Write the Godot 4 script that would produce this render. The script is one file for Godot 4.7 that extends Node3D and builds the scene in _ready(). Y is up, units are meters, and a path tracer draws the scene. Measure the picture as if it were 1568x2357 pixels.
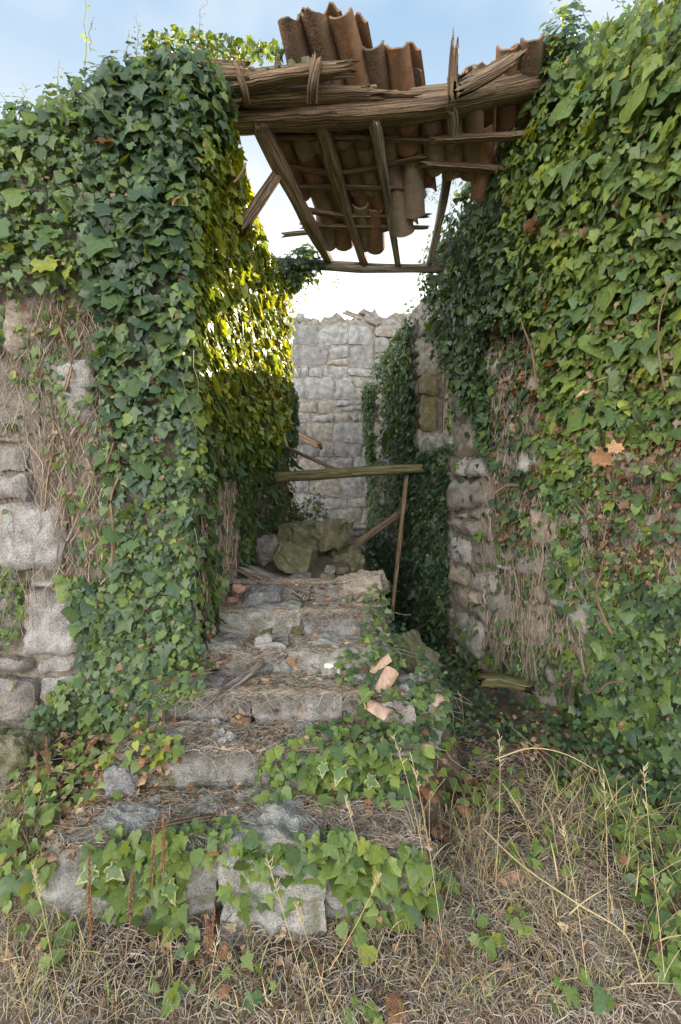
extends Node3D
# A ruined granite gateway overgrown with ivy: stone steps climb between two walls
# under a broken tiled gate roof, a rubble wall closes the passage behind.

const F := 1150.0          # focal length of the lens in units of a 1568 x 2357 frame
const EYE := 1.55
const UP := Vector3.UP

var used := {}
var M := {}
var LEAF := []             # arrays of leaf variants: [verts, normals, uvs]
var LEAFMESH := []
var fn := FastNoiseLite.new()
var leaf_scale := 0.60

# ---------------------------------------------------------------- naming
func numbered(called: String) -> String:
	if not used.has(called):
		used[called] = 0
		return called
	used[called] += 1
	return "%s_%03d" % [called, used[called]]

func thing(called: String, label: String, category: String, at := Vector3.ZERO, group := "") -> Node3D:
	var o := Node3D.new()
	o.name = numbered(called)
	add_child(o)
	o.position = at
	tag(o, label, category, group)
	return o

func tag(o: Node, label: String, category: String, group := "", kind := "") -> void:
	if label != "": o.set_meta("label", label)
	if category != "": o.set_meta("category", category)
	if group != "": o.set_meta("group", group)
	if kind != "": o.set_meta("kind", kind)

func part(called: String, mesh: Mesh, m: Material, parent: Node, xf := Transform3D.IDENTITY) -> MeshInstance3D:
	var o := MeshInstance3D.new()
	o.name = numbered(called) if parent == self else called
	o.mesh = mesh
	o.material_override = m
	o.transform = xf
	parent.add_child(o, true)
	return o

# a point of the place seen at (px, py) of the frame, at the distance d from the camera
func P(px: float, py: float, d: float) -> Vector3:
	return Vector3((px - 784.0) / F * d, EYE - (py - 1178.5) / F * d, -d)

# ---------------------------------------------------------------- noise and textures
func n3(p: Vector3, freq: float, off := 0.0) -> float:
	return fn.get_noise_3d(p.x * freq * 50.0 + off * 50.0, p.y * freq * 50.0 + off * 85.0, p.z * freq * 50.0 - off * 50.0)   # freq: waves per metre

func noise_bytes(size: int, freq: float, sd: int, oct: int, cell := false) -> PackedByteArray:
	var n := FastNoiseLite.new()
	n.seed = sd
	n.frequency = freq
	n.noise_type = FastNoiseLite.TYPE_CELLULAR if cell else FastNoiseLite.TYPE_SIMPLEX_SMOOTH
	n.fractal_type = FastNoiseLite.FRACTAL_FBM if oct > 1 else FastNoiseLite.FRACTAL_NONE
	n.fractal_octaves = oct
	var im := n.get_seamless_image(size, size)
	im.convert(Image.FORMAT_L8)
	return im.get_data()

func tex_from(rgb: PackedByteArray, size: int) -> ImageTexture:
	var im := Image.create_from_data(size, size, false, Image.FORMAT_RGB8, rgb)
	im.generate_mipmaps()
	return ImageTexture.create_from_image(im)

func normal_from(l: PackedByteArray, size: int, strength: float) -> ImageTexture:
	var im := Image.create_from_data(size, size, false, Image.FORMAT_L8, l)
	im.convert(Image.FORMAT_RGBA8)
	im.bump_map_to_normal_map(strength)
	im.generate_mipmaps()
	return ImageTexture.create_from_image(im)

func sr(x: float) -> int:   # linear reflectance to an sRGB byte
	return int(clampf(pow(clampf(x, 0.0, 1.0), 1.0 / 2.2), 0, 1) * 255.0)

# stone: grey base with feldspar and mica flecks, blotches, and patches of a second colour (moss, lichen, stain)
func stone_tex(base: Vector3, patch: Vector3, cover: float, sd: int, fleck := 0.5) -> Array:
	var s := 512
	var a := noise_bytes(s, 0.16, sd, 2)
	var b := noise_bytes(s, 0.012, sd + 1, 4)
	var c := noise_bytes(s, 0.009, sd + 2, 5)
	var e := noise_bytes(s, 0.06, sd + 3, 3)
	var out := PackedByteArray()
	out.resize(s * s * 3)
	var hgt := PackedByteArray()
	hgt.resize(s * s)
	var th := 255.0 * (1.0 - cover)
	for i in s * s:
		var fa := a[i] / 255.0 - 0.5
		var k := 1.0 + fa * 2.0 * fleck + (b[i] / 255.0 - 0.5) * 1.0 + (e[i] / 255.0 - 0.5) * 0.5
		if fa < -0.24: k *= 0.6
		var col := base * k
		var w := clampf((c[i] * 0.6 + e[i] * 0.25 + a[i] * 0.15 - th) / 55.0 + 0.25, 0.0, 1.0)
		if w > 0.0:
			col = col.lerp(patch * (0.7 + 0.6 * a[i] / 255.0), w * 0.92)
		out[i * 3] = sr(col.x)
		out[i * 3 + 1] = sr(col.y)
		out[i * 3 + 2] = sr(col.z)
		hgt[i] = int(clampf(e[i] * 0.55 + a[i] * 0.3 + b[i] * 0.15, 0, 255))
	return [tex_from(out, s), normal_from(hgt, s, 5.0)]

func stone_mat(t: Array, tone: Color, scale: float, rough := 0.92) -> StandardMaterial3D:
	var m := StandardMaterial3D.new()
	m.albedo_color = tone
	m.albedo_texture = t[0]
	m.normal_enabled = true
	m.normal_texture = t[1]
	m.normal_scale = 2.0
	m.roughness = rough
	m.uv1_triplanar = true
	m.uv1_world_triplanar = true
	m.uv1_scale = Vector3.ONE * scale
	return m

func wood_tex(base: Vector3, dark: Vector3, pale: Vector3, sd: int) -> Array:
	var s := 512
	var a := noise_bytes(s, 0.05, sd, 4)
	var b := noise_bytes(s, 0.012, sd + 1, 4)
	var c := noise_bytes(s, 0.03, sd + 5, 3)
	var out := PackedByteArray()
	out.resize(s * s * 3)
	var hgt := PackedByteArray()
	hgt.resize(s * s)
	for y in s:
		for x in s:
			var i := y * s + x
			var wob := int(b[i] / 14.0)
			var g := a[((y + wob) % s) * s + ((x / 16) % s)] / 255.0
			var g2 := c[((y * 2 + wob) % s) * s + ((x / 8) % s)] / 255.0
			var k := clampf(0.5 + (g - 0.5) * 1.9 + (g2 - 0.5) * 0.9, 0.0, 1.0)
			var col := base.lerp(pale, clampf((k - 0.5) * 2.0, 0, 1)).lerp(dark, clampf((0.42 - k) * 2.6, 0, 1))
			col *= 0.72 + 0.56 * b[i] / 255.0
			out[i * 3] = sr(col.x)
			out[i * 3 + 1] = sr(col.y)
			out[i * 3 + 2] = sr(col.z)
			hgt[i] = int(k * 255.0)
	return [tex_from(out, s), normal_from(hgt, s, 6.0)]

func wood_mat(t: Array, tone: Color) -> StandardMaterial3D:
	var m := StandardMaterial3D.new()
	m.albedo_color = tone
	m.albedo_texture = t[0]
	m.normal_enabled = true
	m.normal_texture = t[1]
	m.normal_scale = 1.2
	m.roughness = 0.85
	return m

# leaf surface: pale veins running from the stalk into the lobes, on a mottled blade
func leaf_tex(dead: bool) -> ImageTexture:
	var s := 128
	var a := noise_bytes(s, 0.05, 71 if dead else 70, 4)
	var out := PackedByteArray()
	out.resize(s * s * 3)
	var ends := [Vector2(0, 1.0), Vector2(0.55, 0.34), Vector2(-0.55, 0.34), Vector2(0.4, -0.1), Vector2(-0.4, -0.1)]
	for y in s:
		for x in s:
			var p := Vector2((x + 0.5) / s * 1.3 - 0.65, 1.1 - (y + 0.5) / s * 1.3)
			var v := 0.0
			for e in ends:
				var t: float = clampf(p.dot(e) / e.length_squared(), 0.0, 1.0)
				var dd: float = (p - e * t).length()
				v = maxf(v, clampf(1.0 - dd / (0.026 * (1.15 - t)), 0.0, 1.0))
				# side veins
				if e.x == 0.0:
					var q := absf(p.x) * 0.8 - fposmod(p.y, 0.17)
					v = maxf(v, 0.35 * clampf(1.0 - absf(q) / 0.018, 0.0, 1.0))
			var n := a[y * s + x] / 255.0
			var k := 0.62 + 0.5 * n
			var col := Vector3(k, k, k)
			if dead:
				col = Vector3(1, 0.9, 0.8) * (0.45 + 0.75 * n)
				col = col.lerp(Vector3(0.55, 0.45, 0.35), v * 0.5)
			else:
				col = col.lerp(Vector3(0.95, 0.97, 0.82), v * 0.65)
			out[(y * s + x) * 3] = sr(col.x)
			out[(y * s + x) * 3 + 1] = sr(col.y)
			out[(y * s + x) * 3 + 2] = sr(col.z)
	return tex_from(out, s)

const HALF0 := [Vector2(0, 0), Vector2(0.14, -0.13), Vector2(0.40, -0.10), Vector2(0.34, 0.12), Vector2(0.58, 0.33), Vector2(0.27, 0.50), Vector2(0.13, 0.76), Vector2(0, 1)]
# variegated blade: green middle, irregular yellow rim following the outline
func edged_tex() -> ImageTexture:
	var s := 128
	var a := noise_bytes(s, 0.04, 75, 3)
	var out := PackedByteArray()
	out.resize(s * s * 3)
	for y in s:
		for x in s:
			var p := Vector2(absf((x + 0.5) / s * 1.3 - 0.65), 1.1 - (y + 0.5) / s * 1.3)
			var dd := 1.0
			for i in HALF0.size() - 1:
				dd = minf(dd, p.distance_to(Geometry2D.get_closest_point_to_segment(p, HALF0[i], HALF0[i + 1])))
			var n := a[y * s + x] / 255.0
			var w := smoothstep(0.05, 0.08, dd - (n - 0.5) * 0.16)
			var vein := clampf(1.0 - p.x / 0.02, 0.0, 1.0) * 0.4
			var col := Vector3(0.42, 0.44, 0.16).lerp(Vector3(0.14, 0.235, 0.075), w).lerp(Vector3(0.3, 0.36, 0.15), vein) * (0.75 + 0.5 * n)
			out[(y * s + x) * 3] = sr(col.x)
			out[(y * s + x) * 3 + 1] = sr(col.y)
			out[(y * s + x) * 3 + 2] = sr(col.z)
	return tex_from(out, s)

# ---------------------------------------------------------------- mesh helpers
func mesh_of(st: SurfaceTool, tangents := false) -> ArrayMesh:
	st.generate_normals()
	if tangents: st.generate_tangents()
	st.index()
	return st.commit()

func tri(st: SurfaceTool, a: Vector3, b: Vector3, c: Vector3) -> void:
	st.add_vertex(a); st.add_vertex(b); st.add_vertex(c)

func quad(st: SurfaceTool, a: Vector3, b: Vector3, c: Vector3, d: Vector3) -> void:
	tri(st, a, b, c); tri(st, a, c, d)

# rough block: a box whose corners are rounded and whose faces are broken by noise
func rough_block(size: Vector3, rnd: float, rough: float, sd: float, n := 7, skew := 0.0) -> ArrayMesh:
	var st := SurfaceTool.new()
	st.begin(Mesh.PRIMITIVE_TRIANGLES)
	st.set_smooth_group(-1 if n >= 9 else 0)
	var h := size * 0.5
	var axes := [[Vector3.RIGHT, Vector3.UP, Vector3.BACK], [Vector3.LEFT, Vector3.UP, Vector3.FORWARD],
		[Vector3.UP, Vector3.BACK, Vector3.RIGHT], [Vector3.DOWN, Vector3.BACK, Vector3.LEFT],
		[Vector3.BACK, Vector3.UP, Vector3.LEFT], [Vector3.FORWARD, Vector3.UP, Vector3.RIGHT]]
	var mean := (size.x + size.y + size.z) / 3.0
	for ax in axes:
		var g := []
		for j in n + 1:
			var row := []
			for i in n + 1:
				var c: Vector3 = ax[0] + ax[1] * (2.0 * j / n - 1.0) + ax[2] * (2.0 * i / n - 1.0)
				var sp := c.normalized() * 1.18
				var q := c.lerp(sp, rnd)
				var w := q * h
				w += q.normalized() * mean * rough * (n3(w, 1.4 / maxf(mean, 0.05), sd) * 1.4 + n3(w, 4.5 / maxf(mean, 0.05), sd + 9.0) * 0.5 + n3(w, 11.0 / maxf(mean, 0.05), sd + 19.0) * 0.3)
				# planes of fracture
				for f in 3:
					var pn := Vector3(sin(sd + f * 2.1), cos(sd * 1.3 + f * 1.7), sin(sd * 0.7 + f * 3.3) + 0.4).normalized()
					var over := w.dot(pn) - (absf(pn.x) * h.x + absf(pn.y) * h.y + absf(pn.z) * h.z) * (0.74 + 0.05 * f)
					if over > 0.0 and rnd > 0.12: w -= pn * over * 0.9
				w.x += skew * w.y
				w.y += n3(Vector3(w.x, 0, w.z), 2.0 / mean, sd + 31.0) * mean * rough * 0.8
				row.append(w)
			g.append(row)
		for j in n:
			for i in n:
				quad(st, g[j][i], g[j][i + 1], g[j + 1][i + 1], g[j + 1][i])
	return mesh_of(st)

# weathered timber swept along a path; section w x h, grooves run along it, ends are ragged
func timber(path: Array, w: float, h: float, sd: float, taper := 1.0, rough := 0.16, ragged := 0.05, step := 0.05) -> ArrayMesh:
	var cv := Curve3D.new()
	cv.bake_interval = 0.02
	for i in path.size():
		var p: Vector3 = path[i]
		var a: Vector3 = path[maxi(i - 1, 0)]
		var b: Vector3 = path[mini(i + 1, path.size() - 1)]
		var t := (b - a) * 0.16
		cv.add_point(p, -t, t)
	var L := cv.get_baked_length()
	var n := maxi(3, int(L / step))
	var K := 20
	var rings := []
	for i in n + 1:
		var s := L * i / n
		var p := cv.sample_baked(s)
		var d := (cv.sample_baked(minf(s + 0.03, L)) - cv.sample_baked(maxf(s - 0.03, 0.0))).normalized()
		var side := d.cross(UP)
		if side.length() < 0.1: side = d.cross(Vector3.RIGHT)
		side = side.normalized()
		var up := side.cross(d).normalized()
		var k := lerpf(1.0, taper, s / L) * (1.0 + 0.16 * fn.get_noise_2d(s * 90.0 + sd * 13.0, sd))
		var ring := []
		for j in K:
			var a := TAU * j / K
			var ca := cos(a)
			var sa := sin(a)
			var q := pow(pow(absf(ca), 3.4) + pow(absf(sa), 3.4), -1.0 / 3.4)
			var gr := fn.get_noise_3d(cos(a) * 60.0 + sd * 7.0, sin(a) * 60.0, s * 14.0)
			var r := q * (1.0 + rough * gr * 1.7 + rough * 0.7 * fn.get_noise_3d(cos(a) * 170.0, sin(a) * 170.0 + sd * 3.0, s * 40.0))
			var e := Vector3.ZERO
			if i == 0 or i == n:
				e = d * (ragged * fn.get_noise_3d(ca * 130.0 + sd, sa * 130.0, i * 7.0) * 2.0)
			ring.append(p + e + side * ca * r * w * 0.5 * k + up * sa * r * h * 0.5 * k)
		rings.append(ring)
	var st := SurfaceTool.new()
	st.begin(Mesh.PRIMITIVE_TRIANGLES)
	st.set_smooth_group(0)
	var per := (w + h) * 2.0
	for i in n:
		for j in K:
			var j2 := (j + 1) % K
			var u0 := L * i / n / 0.9 + sd
			var u1 := L * (i + 1) / n / 0.9 + sd
			var v0 := per * j / K / 0.45
			var v1 := per * (j + 1) / K / 0.45
			for c in [[i, j, u0, v0], [i, j2, u0, v1], [i + 1, j2, u1, v1], [i, j, u0, v0], [i + 1, j2, u1, v1], [i + 1, j, u1, v0]]:
				st.set_uv(Vector2(c[2], c[3]))
				st.add_vertex(rings[c[0]][c[1]])
	for e in [0, n]:
		var mid := Vector3.ZERO
		for v in rings[e]: mid += v
		mid /= K
		mid += (rings[1][0] - rings[0][0]).normalized() * (0.012 if e == 0 else -0.012)
		for j in K:
			var a: Vector3 = rings[e][j]
			var b: Vector3 = rings[e][(j + 1) % K]
			for v in ([mid, b, a] if e == 0 else [mid, a, b]):
				st.set_uv(Vector2(v.x * 3.0, v.y * 3.0 + v.z))
				st.add_vertex(v)
	return mesh_of(st, true)

# a batch of thin round stems with their own colours, kept as plain arrays
class Strands:
	var v := PackedVector3Array()
	var nn := PackedVector3Array()
	var c := PackedColorArray()
	var ix := PackedInt32Array()
	func add(pts: PackedVector3Array, r0: float, r1: float, col: Color, sides := 3) -> void:
		var n := pts.size()
		var b := v.size()
		for i in n:
			var d := (pts[mini(i + 1, n - 1)] - pts[maxi(i - 1, 0)])
			if d.length_squared() < 1e-10: d = Vector3.UP
			d = d.normalized()
			var s := d.cross(Vector3(0.31, 0.9, 0.3)).normalized()
			var t := s.cross(d)
			var r := lerpf(r0, r1, float(i) / (n - 1))
			for k in sides:
				var a := TAU * k / sides
				var o := s * cos(a) + t * sin(a)
				v.append(pts[i] + o * r)
				nn.append(o)
				c.append(col)
		for i in n - 1:
			for k in sides:
				var k2 := (k + 1) % sides
				var p := b + i * sides
				ix.append_array(PackedInt32Array([p + k, p + k2, p + sides + k2, p + k, p + sides + k2, p + sides + k]))
	func blade(pts: PackedVector3Array, w: float, col: Color, side: Vector3) -> void:
		var n := pts.size()
		var b := v.size()
		for i in n:
			var f := 1.0 - pow(float(i) / (n - 1), 1.6)
			var d := (pts[mini(i + 1, n - 1)] - pts[maxi(i - 1, 0)]).normalized()
			var nr := side.cross(d).normalized()
			for k in [-1.0, 0.0, 1.0]:
				v.append(pts[i] + side * k * w * 0.5 * maxf(f, 0.03) + nr * (absf(k) * w * 0.18 * f))
				nn.append((nr - side * k * 0.4).normalized())
				c.append(col)
		for i in n - 1:
			for k in 2:
				var p := b + i * 3 + k
				ix.append_array(PackedInt32Array([p, p + 4, p + 1, p, p + 3, p + 4]))
	func mesh() -> ArrayMesh:
		var a := []
		a.resize(Mesh.ARRAY_MAX)
		a[Mesh.ARRAY_VERTEX] = v
		a[Mesh.ARRAY_NORMAL] = nn
		a[Mesh.ARRAY_COLOR] = c
		a[Mesh.ARRAY_INDEX] = ix
		var m := ArrayMesh.new()
		m.add_surface_from_arrays(Mesh.PRIMITIVE_TRIANGLES, a)
		return m

# ---------------------------------------------------------------- leaves
func make_leaf(half: Array, centre: float, fold: float, droop: float, wave: float, sd: float) -> void:
	var st := SurfaceTool.new()
	st.begin(Mesh.PRIMITIVE_TRIANGLES)
	st.set_smooth_group(0)
	var out := []
	for p in half: out.append(p)
	for i in range(half.size() - 2, 0, -1): out.append(Vector2(-half[i].x * (0.93 + 0.1 * sin(sd + i)), half[i].y + 0.03 * sin(sd * 2.0 + i * 3.0)))
	var lift := func(p: Vector2) -> Vector3:
		var z := -fold * absf(p.x) + fold * 1.3 * p.x * p.x - droop * p.y * p.y + wave * sin(p.x * 9.0 + sd) * cos(p.y * 7.0 + sd * 2.0) * p.length()
		return Vector3(p.x, p.y, z)
	var c: Vector3 = lift.call(Vector2(0, centre))
	for i in out.size():
		var a: Vector2 = out[i]
		var b: Vector2 = out[(i + 1) % out.size()]
		for v in [c, lift.call(a), lift.call(b)]:
			st.set_uv(Vector2((v.x + 0.65) / 1.3, (1.1 - v.y) / 1.3))
			st.add_vertex(v)
	st.generate_normals()
	var arr := st.commit_to_arrays()
	LEAF.append([arr[Mesh.ARRAY_VERTEX], arr[Mesh.ARRAY_NORMAL], arr[Mesh.ARRAY_TEX_UV]])
	var m := ArrayMesh.new()
	m.add_surface_from_arrays(Mesh.PRIMITIVE_TRIANGLES, arr)
	LEAFMESH.append(m)

func leaf_frame(pos: Vector3, tip: Vector3, face: Vector3, size: float, wide := 1.0) -> Transform3D:
	var y := tip.normalized()
	var z := (face - y * face.dot(y))
	if z.length() < 0.05: z = y.cross(Vector3(0.3, 0.2, 0.9))
	z = z.normalized()
	var x := y.cross(z)
	return Transform3D(Basis(x * size * wide, y * size, z * size), pos)

func merged_leaves(list: Array) -> ArrayMesh:
	var v := PackedVector3Array()
	var n := PackedVector3Array()
	var t := PackedVector2Array()
	var c := PackedColorArray()
	for e in list:
		var L: Array = LEAF[e.k]
		var xf: Transform3D = e.xf
		v.append_array(xf * L[0])
		n.append_array(Transform3D(xf.basis.orthonormalized(), Vector3.ZERO) * L[1])
		t.append_array(L[2])
		var cc := PackedColorArray()
		cc.resize(L[0].size())
		cc.fill(e.c)
		c.append_array(cc)
	var a := []
	a.resize(Mesh.ARRAY_MAX)
	a[Mesh.ARRAY_VERTEX] = v
	a[Mesh.ARRAY_NORMAL] = n
	a[Mesh.ARRAY_TEX_UV] = t
	a[Mesh.ARRAY_COLOR] = c
	var m := ArrayMesh.new()
	m.add_surface_from_arrays(Mesh.PRIMITIVE_TRIANGLES, a)
	return m

const GREENS := [Vector3(0.066, 0.115, 0.066), Vector3(0.112, 0.182, 0.104), Vector3(0.150, 0.232, 0.092), Vector3(0.210, 0.305, 0.085), Vector3(0.290, 0.380, 0.088), Vector3(0.42, 0.46, 0.085)]
const BROWNS := [Vector3(0.27, 0.145, 0.075), Vector3(0.40, 0.25, 0.145), Vector3(0.48, 0.35, 0.23), Vector3(0.19, 0.095, 0.052)]

# e = {xf, c, k (shape), tone (index into the palette), dead}
func add_leaf(list: Array, rng: RandomNumberGenerator, pos: Vector3, tip: Vector3, face: Vector3, size: float, tone: int, dead: bool, k := -1) -> void:
	if dead: tone = tone % 4
	var col: Vector3 = BROWNS[tone] if dead else GREENS[tone]
	col *= rng.randf_range(0.78, 1.25)
	if k < 0: k = [0, 1, 2, 3, 4][rng.randi() % 5]
	if dead:
		k = [5, 6, 7][rng.randi() % 3]
		size *= 0.8
	size *= leaf_scale
	var f := leaf_frame(pos, tip, face, size, rng.randf_range(0.78, 1.2))
	f.basis.z *= rng.randf_range(0.3, 2.2)   # some lie flat, some fold and curl
	list.append({"xf": f, "c": Color(col.x, col.y, col.z), "k": k, "tone": tone, "dead": dead, "s": size / maxf(0.5, (pos - Vector3(0, EYE, 0)).length()) * rng.randf_range(0.6, 1.0)})

# the largest leaves become parts of their own, the rest one part
func finish_leaves(root: Node3D, list: Array, singles := 300) -> void:
	list.sort_custom(func(a, b): return a.s > b.s)
	var n := mini(singles, list.size())
	var inv := root.transform.affine_inverse()
	for i in n:
		var e: Dictionary = list[i]
		var m: Material = M["dead%d" % e.tone] if e.dead else M["leaf%d" % e.tone]
		part("leaf", LEAFMESH[e.k], m, root, inv * e.xf)
	if list.size() > n:
		var live := []
		for i in range(n, list.size()): live.append(list[i])
		var o := part("foliage", merged_leaves(live), M.leaf_any, root, inv)
		o.set_meta("kind", "stuff")

# ---------------------------------------------------------------- masonry
# one stone of a wall: four corners in wall coordinates (u along dir, v up), face bulging along nrm
func wall_stone(c: Array, o: Vector3, dir: Vector3, nrm: Vector3, gap: float, proud: float, rough: float, sd: float, cell := 0.045) -> ArrayMesh:
	var w: float = ((c[1] - c[0]).length() + (c[2] - c[3]).length()) * 0.5
	var h: float = ((c[3] - c[0]).length() + (c[2] - c[1]).length()) * 0.5
	var nx := clampi(int(w / cell), 4, 11)
	var ny := clampi(int(h / cell), 4, 9)
	var kx := clampf(1.0 - 2.0 * gap / w, 0.5, 1.0)
	var ky := clampf(1.0 - 2.0 * gap / h, 0.5, 1.0)
	var g := []
	for j in range(-1, ny + 2):
		var row := []
		for i in range(-1, nx + 2):
			var skirt := i < 0 or j < 0 or i > nx or j > ny
			var s := clampf(2.0 * i / nx - 1.0, -1, 1)
			var t := clampf(2.0 * j / ny - 1.0, -1, 1)
			var s2 := s * (1.0 - 0.07 * pow(absf(t), 5.0)) * kx
			var t2 := t * (1.0 - 0.07 * pow(absf(s), 5.0)) * ky
			var a: Vector2 = c[0].lerp(c[1], s2 * 0.5 + 0.5)
			var b: Vector2 = c[3].lerp(c[2], s2 * 0.5 + 0.5)
			var q := a.lerp(b, t2 * 0.5 + 0.5)
			var p := o + dir * q.x + UP * q.y
			var wob := 0.024
			q += Vector2(n3(p, 9.0, sd), n3(p, 9.0, sd + 40.0)) * wob
			var e := (1.0 - pow(absf(s), 14.0)) * (1.0 - pow(absf(t), 14.0))
			var out := proud * (0.25 + 0.75 * e) + rough * (0.8 * n3(p, 4.0, sd) + 0.6 * n3(p, 13.0, sd + 5.0) + 0.6 * n3(p, 30.0, sd + 5.0)) + proud * 0.5 * (s * sin(sd) + t * cos(sd))
			if skirt: out = -0.07
			row.append(o + dir * q.x + UP * q.y + nrm * out)
		g.append(row)
	var st := SurfaceTool.new()
	st.begin(Mesh.PRIMITIVE_TRIANGLES)
	st.set_smooth_group(0)
	for j in g.size() - 1:
		for i in g[0].size() - 1:
			var rim: bool = i == 0 or j == 0 or i == g[0].size() - 2 or j == g.size() - 2
			st.set_smooth_group(-1 if rim else 0)
			quad(st, g[j][i], g[j + 1][i], g[j + 1][i + 1], g[j][i + 1])
	return mesh_of(st)

func masonry(root: Node3D, o: Vector3, dir: Vector3, nrm: Vector3, length: float, y0: float, topf: Callable, avg: float, sd: int, mats: Array, proud := 0.035, hole = null, cell := 0.05) -> void:
	var rng := RandomNumberGenerator.new()
	rng.seed = sd
	var xf := Transform3D(Basis(), -root.position)
	var y := y0
	var k := 0
	while y < y0 + 6.0:
		var h := avg * rng.randf_range(0.6, 1.45)
		var lo := func(u: float) -> float: return y + avg * 0.28 * fn.get_noise_2d(u * 60.0 + sd, k * 37.0)
		var hi := func(u: float) -> float: return y + h + avg * 0.28 * fn.get_noise_2d(u * 60.0 + sd, (k + 1) * 37.0)
		var u := 0.0
		var jb := 0.0
		var jt := 0.0
		var any := false
		while u < length - 0.01:
			var w := h * rng.randf_range(0.75, 2.3)
			if length - u - w < avg * 0.6: w = length - u
			var nb := minf(u + w + rng.randf_range(-0.12, 0.12) * h, length)
			var nt := minf(u + w + rng.randf_range(-0.12, 0.12) * h, length)
			if u + w >= length - 0.001:
				nb = length
				nt = length
			var mid := (jb + nb) * 0.5
			var top: float = topf.call(mid)
			if lo.call(mid) < top - 0.05:
				any = true
				var c := [Vector2(jb, lo.call(jb)), Vector2(nb, lo.call(nb)), Vector2(nt, hi.call(nt)), Vector2(jt, hi.call(jt))]
				for ci in 4: c[ci] += Vector2(rng.randfn(), rng.randfn()) * avg * 0.035
				var set := [c]
				var roll := rng.randf()
				if roll < 0.26 and h > avg * 0.8:
					var f := rng.randf_range(0.3, 0.7)
					var f2 := clampf(f + rng.randf_range(-0.12, 0.12), 0.2, 0.8)
					var l: Vector2 = c[0].lerp(c[3], f)
					var r: Vector2 = c[1].lerp(c[2], f2)
					set = [[c[0], c[1], r, l], [l, r, c[2], c[3]]]
					if rng.randf() < 0.5 and w > h:
						var m1 := l.lerp(r, 0.45)
						var m2: Vector2 = c[3].lerp(c[2], 0.5)
						set = [[c[0], c[1], r, l], [l, m1, m2, c[3]], [m1, r, c[2], m2]]
				for q in set:
					var mq: Vector2 = (q[0] + q[2]) * 0.5
					if hole != null and hole.call(mq.x, mq.y): continue
					part("stone", wall_stone(q, o, dir, nrm, 0.005 + rng.randf() * 0.011, proud * rng.randf_range(0.4, 1.5), 0.016, rng.randf() * 300.0, cell), mats[rng.randi() % mats.size()], root, xf)
			jb = nb
			jt = nt
			u += w
		y += h
		k += 1
		if not any and k > 2: break

# the rubble and mortar behind the facing stones: a closed strip between two plan lines
func wall_core(front: Array, back: Array, y0: float, tops: Array, jag: float, sd: float) -> ArrayMesh:
	var st := SurfaceTool.new()
	st.begin(Mesh.PRIMITIVE_TRIANGLES)
	st.set_smooth_group(-1)
	var fr := []
	var bk := []
	var tp := []
	for i in front.size() - 1:
		var n := maxi(1, int(front[i].distance_to(front[i + 1]) / 0.07))
		for j in n + (1 if i == front.size() - 2 else 0):
			var t := float(j) / n
			fr.append(front[i].lerp(front[i + 1], t))
			bk.append(back[i].lerp(back[i + 1], t))
			tp.append(lerpf(tops[i], tops[i + 1], t) + jag * (0.6 * fn.get_noise_2d(fr[-1].x * 120.0 + sd, fr[-1].y * 120.0) + 0.3 * fn.get_noise_2d(fr[-1].x * 500.0 + sd, fr[-1].y * 500.0)))
	var n := fr.size()
	for i in n - 1:
		var a := Vector3(fr[i].x, y0, fr[i].y)
		var b := Vector3(fr[i + 1].x, y0, fr[i + 1].y)
		var c := Vector3(bk[i].x, y0, bk[i].y)
		var d := Vector3(bk[i + 1].x, y0, bk[i + 1].y)
		var ta: Vector3 = a + UP * (tp[i] - y0)
		var tb: Vector3 = b + UP * (tp[i + 1] - y0)
		var tc: Vector3 = c + UP * (tp[i] - y0 + jag * 0.5)
		var td: Vector3 = d + UP * (tp[i + 1] - y0 + jag * 0.5)
		quad(st, a, b, tb, ta)
		quad(st, d, c, tc, td)
		quad(st, ta, tb, td, tc)
		if i == 0: quad(st, c, a, ta, tc)
		if i == n - 2: quad(st, b, d, td, tb)
	return mesh_of(st)

# ---------------------------------------------------------------- ground and steps
# front distance, height of the tread, left and right end
const STEPS := [[1.74, 0.39, -1.06, 0.30], [2.08, 0.56, -0.98, 0.38], [2.34, 0.69, -0.93, 0.50], [2.65, 0.81, -0.86, 0.27], [2.94, 0.955, -0.80, 0.25], [3.26, 1.085, -0.76, 0.28]]

func bare_ground(x: float, d: float) -> float:
	var g := 0.0
	if d < 1.2: g = 0.0
	elif d < 1.75: g = lerpf(0.0, 0.13, (d - 1.2) / 0.55)
	elif d < 2.6: g = lerpf(0.13, 0.22, (d - 1.75) / 0.85)
	else: g = 0.22
	g += 0.20 * smoothstep(-0.55, -1.3, x) * smoothstep(1.45, 2.3, d)
	g += 0.05 * smoothstep(0.3, 0.8, x) * smoothstep(1.2, 1.9, d) * (1.0 - smoothstep(2.6, 3.2, d))
	# the heap of rubble and earth behind the steps
	var fx := smoothstep(-0.95, -0.75, x) * (1.0 - smoothstep(0.02, 0.34, x))
	if d > 3.2 and d < 9.0:
		g = lerpf(g, lerpf(1.06, 1.34, smoothstep(3.3, 5.2, d)), fx * smoothstep(3.2, 3.3, d))
	return g

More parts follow.
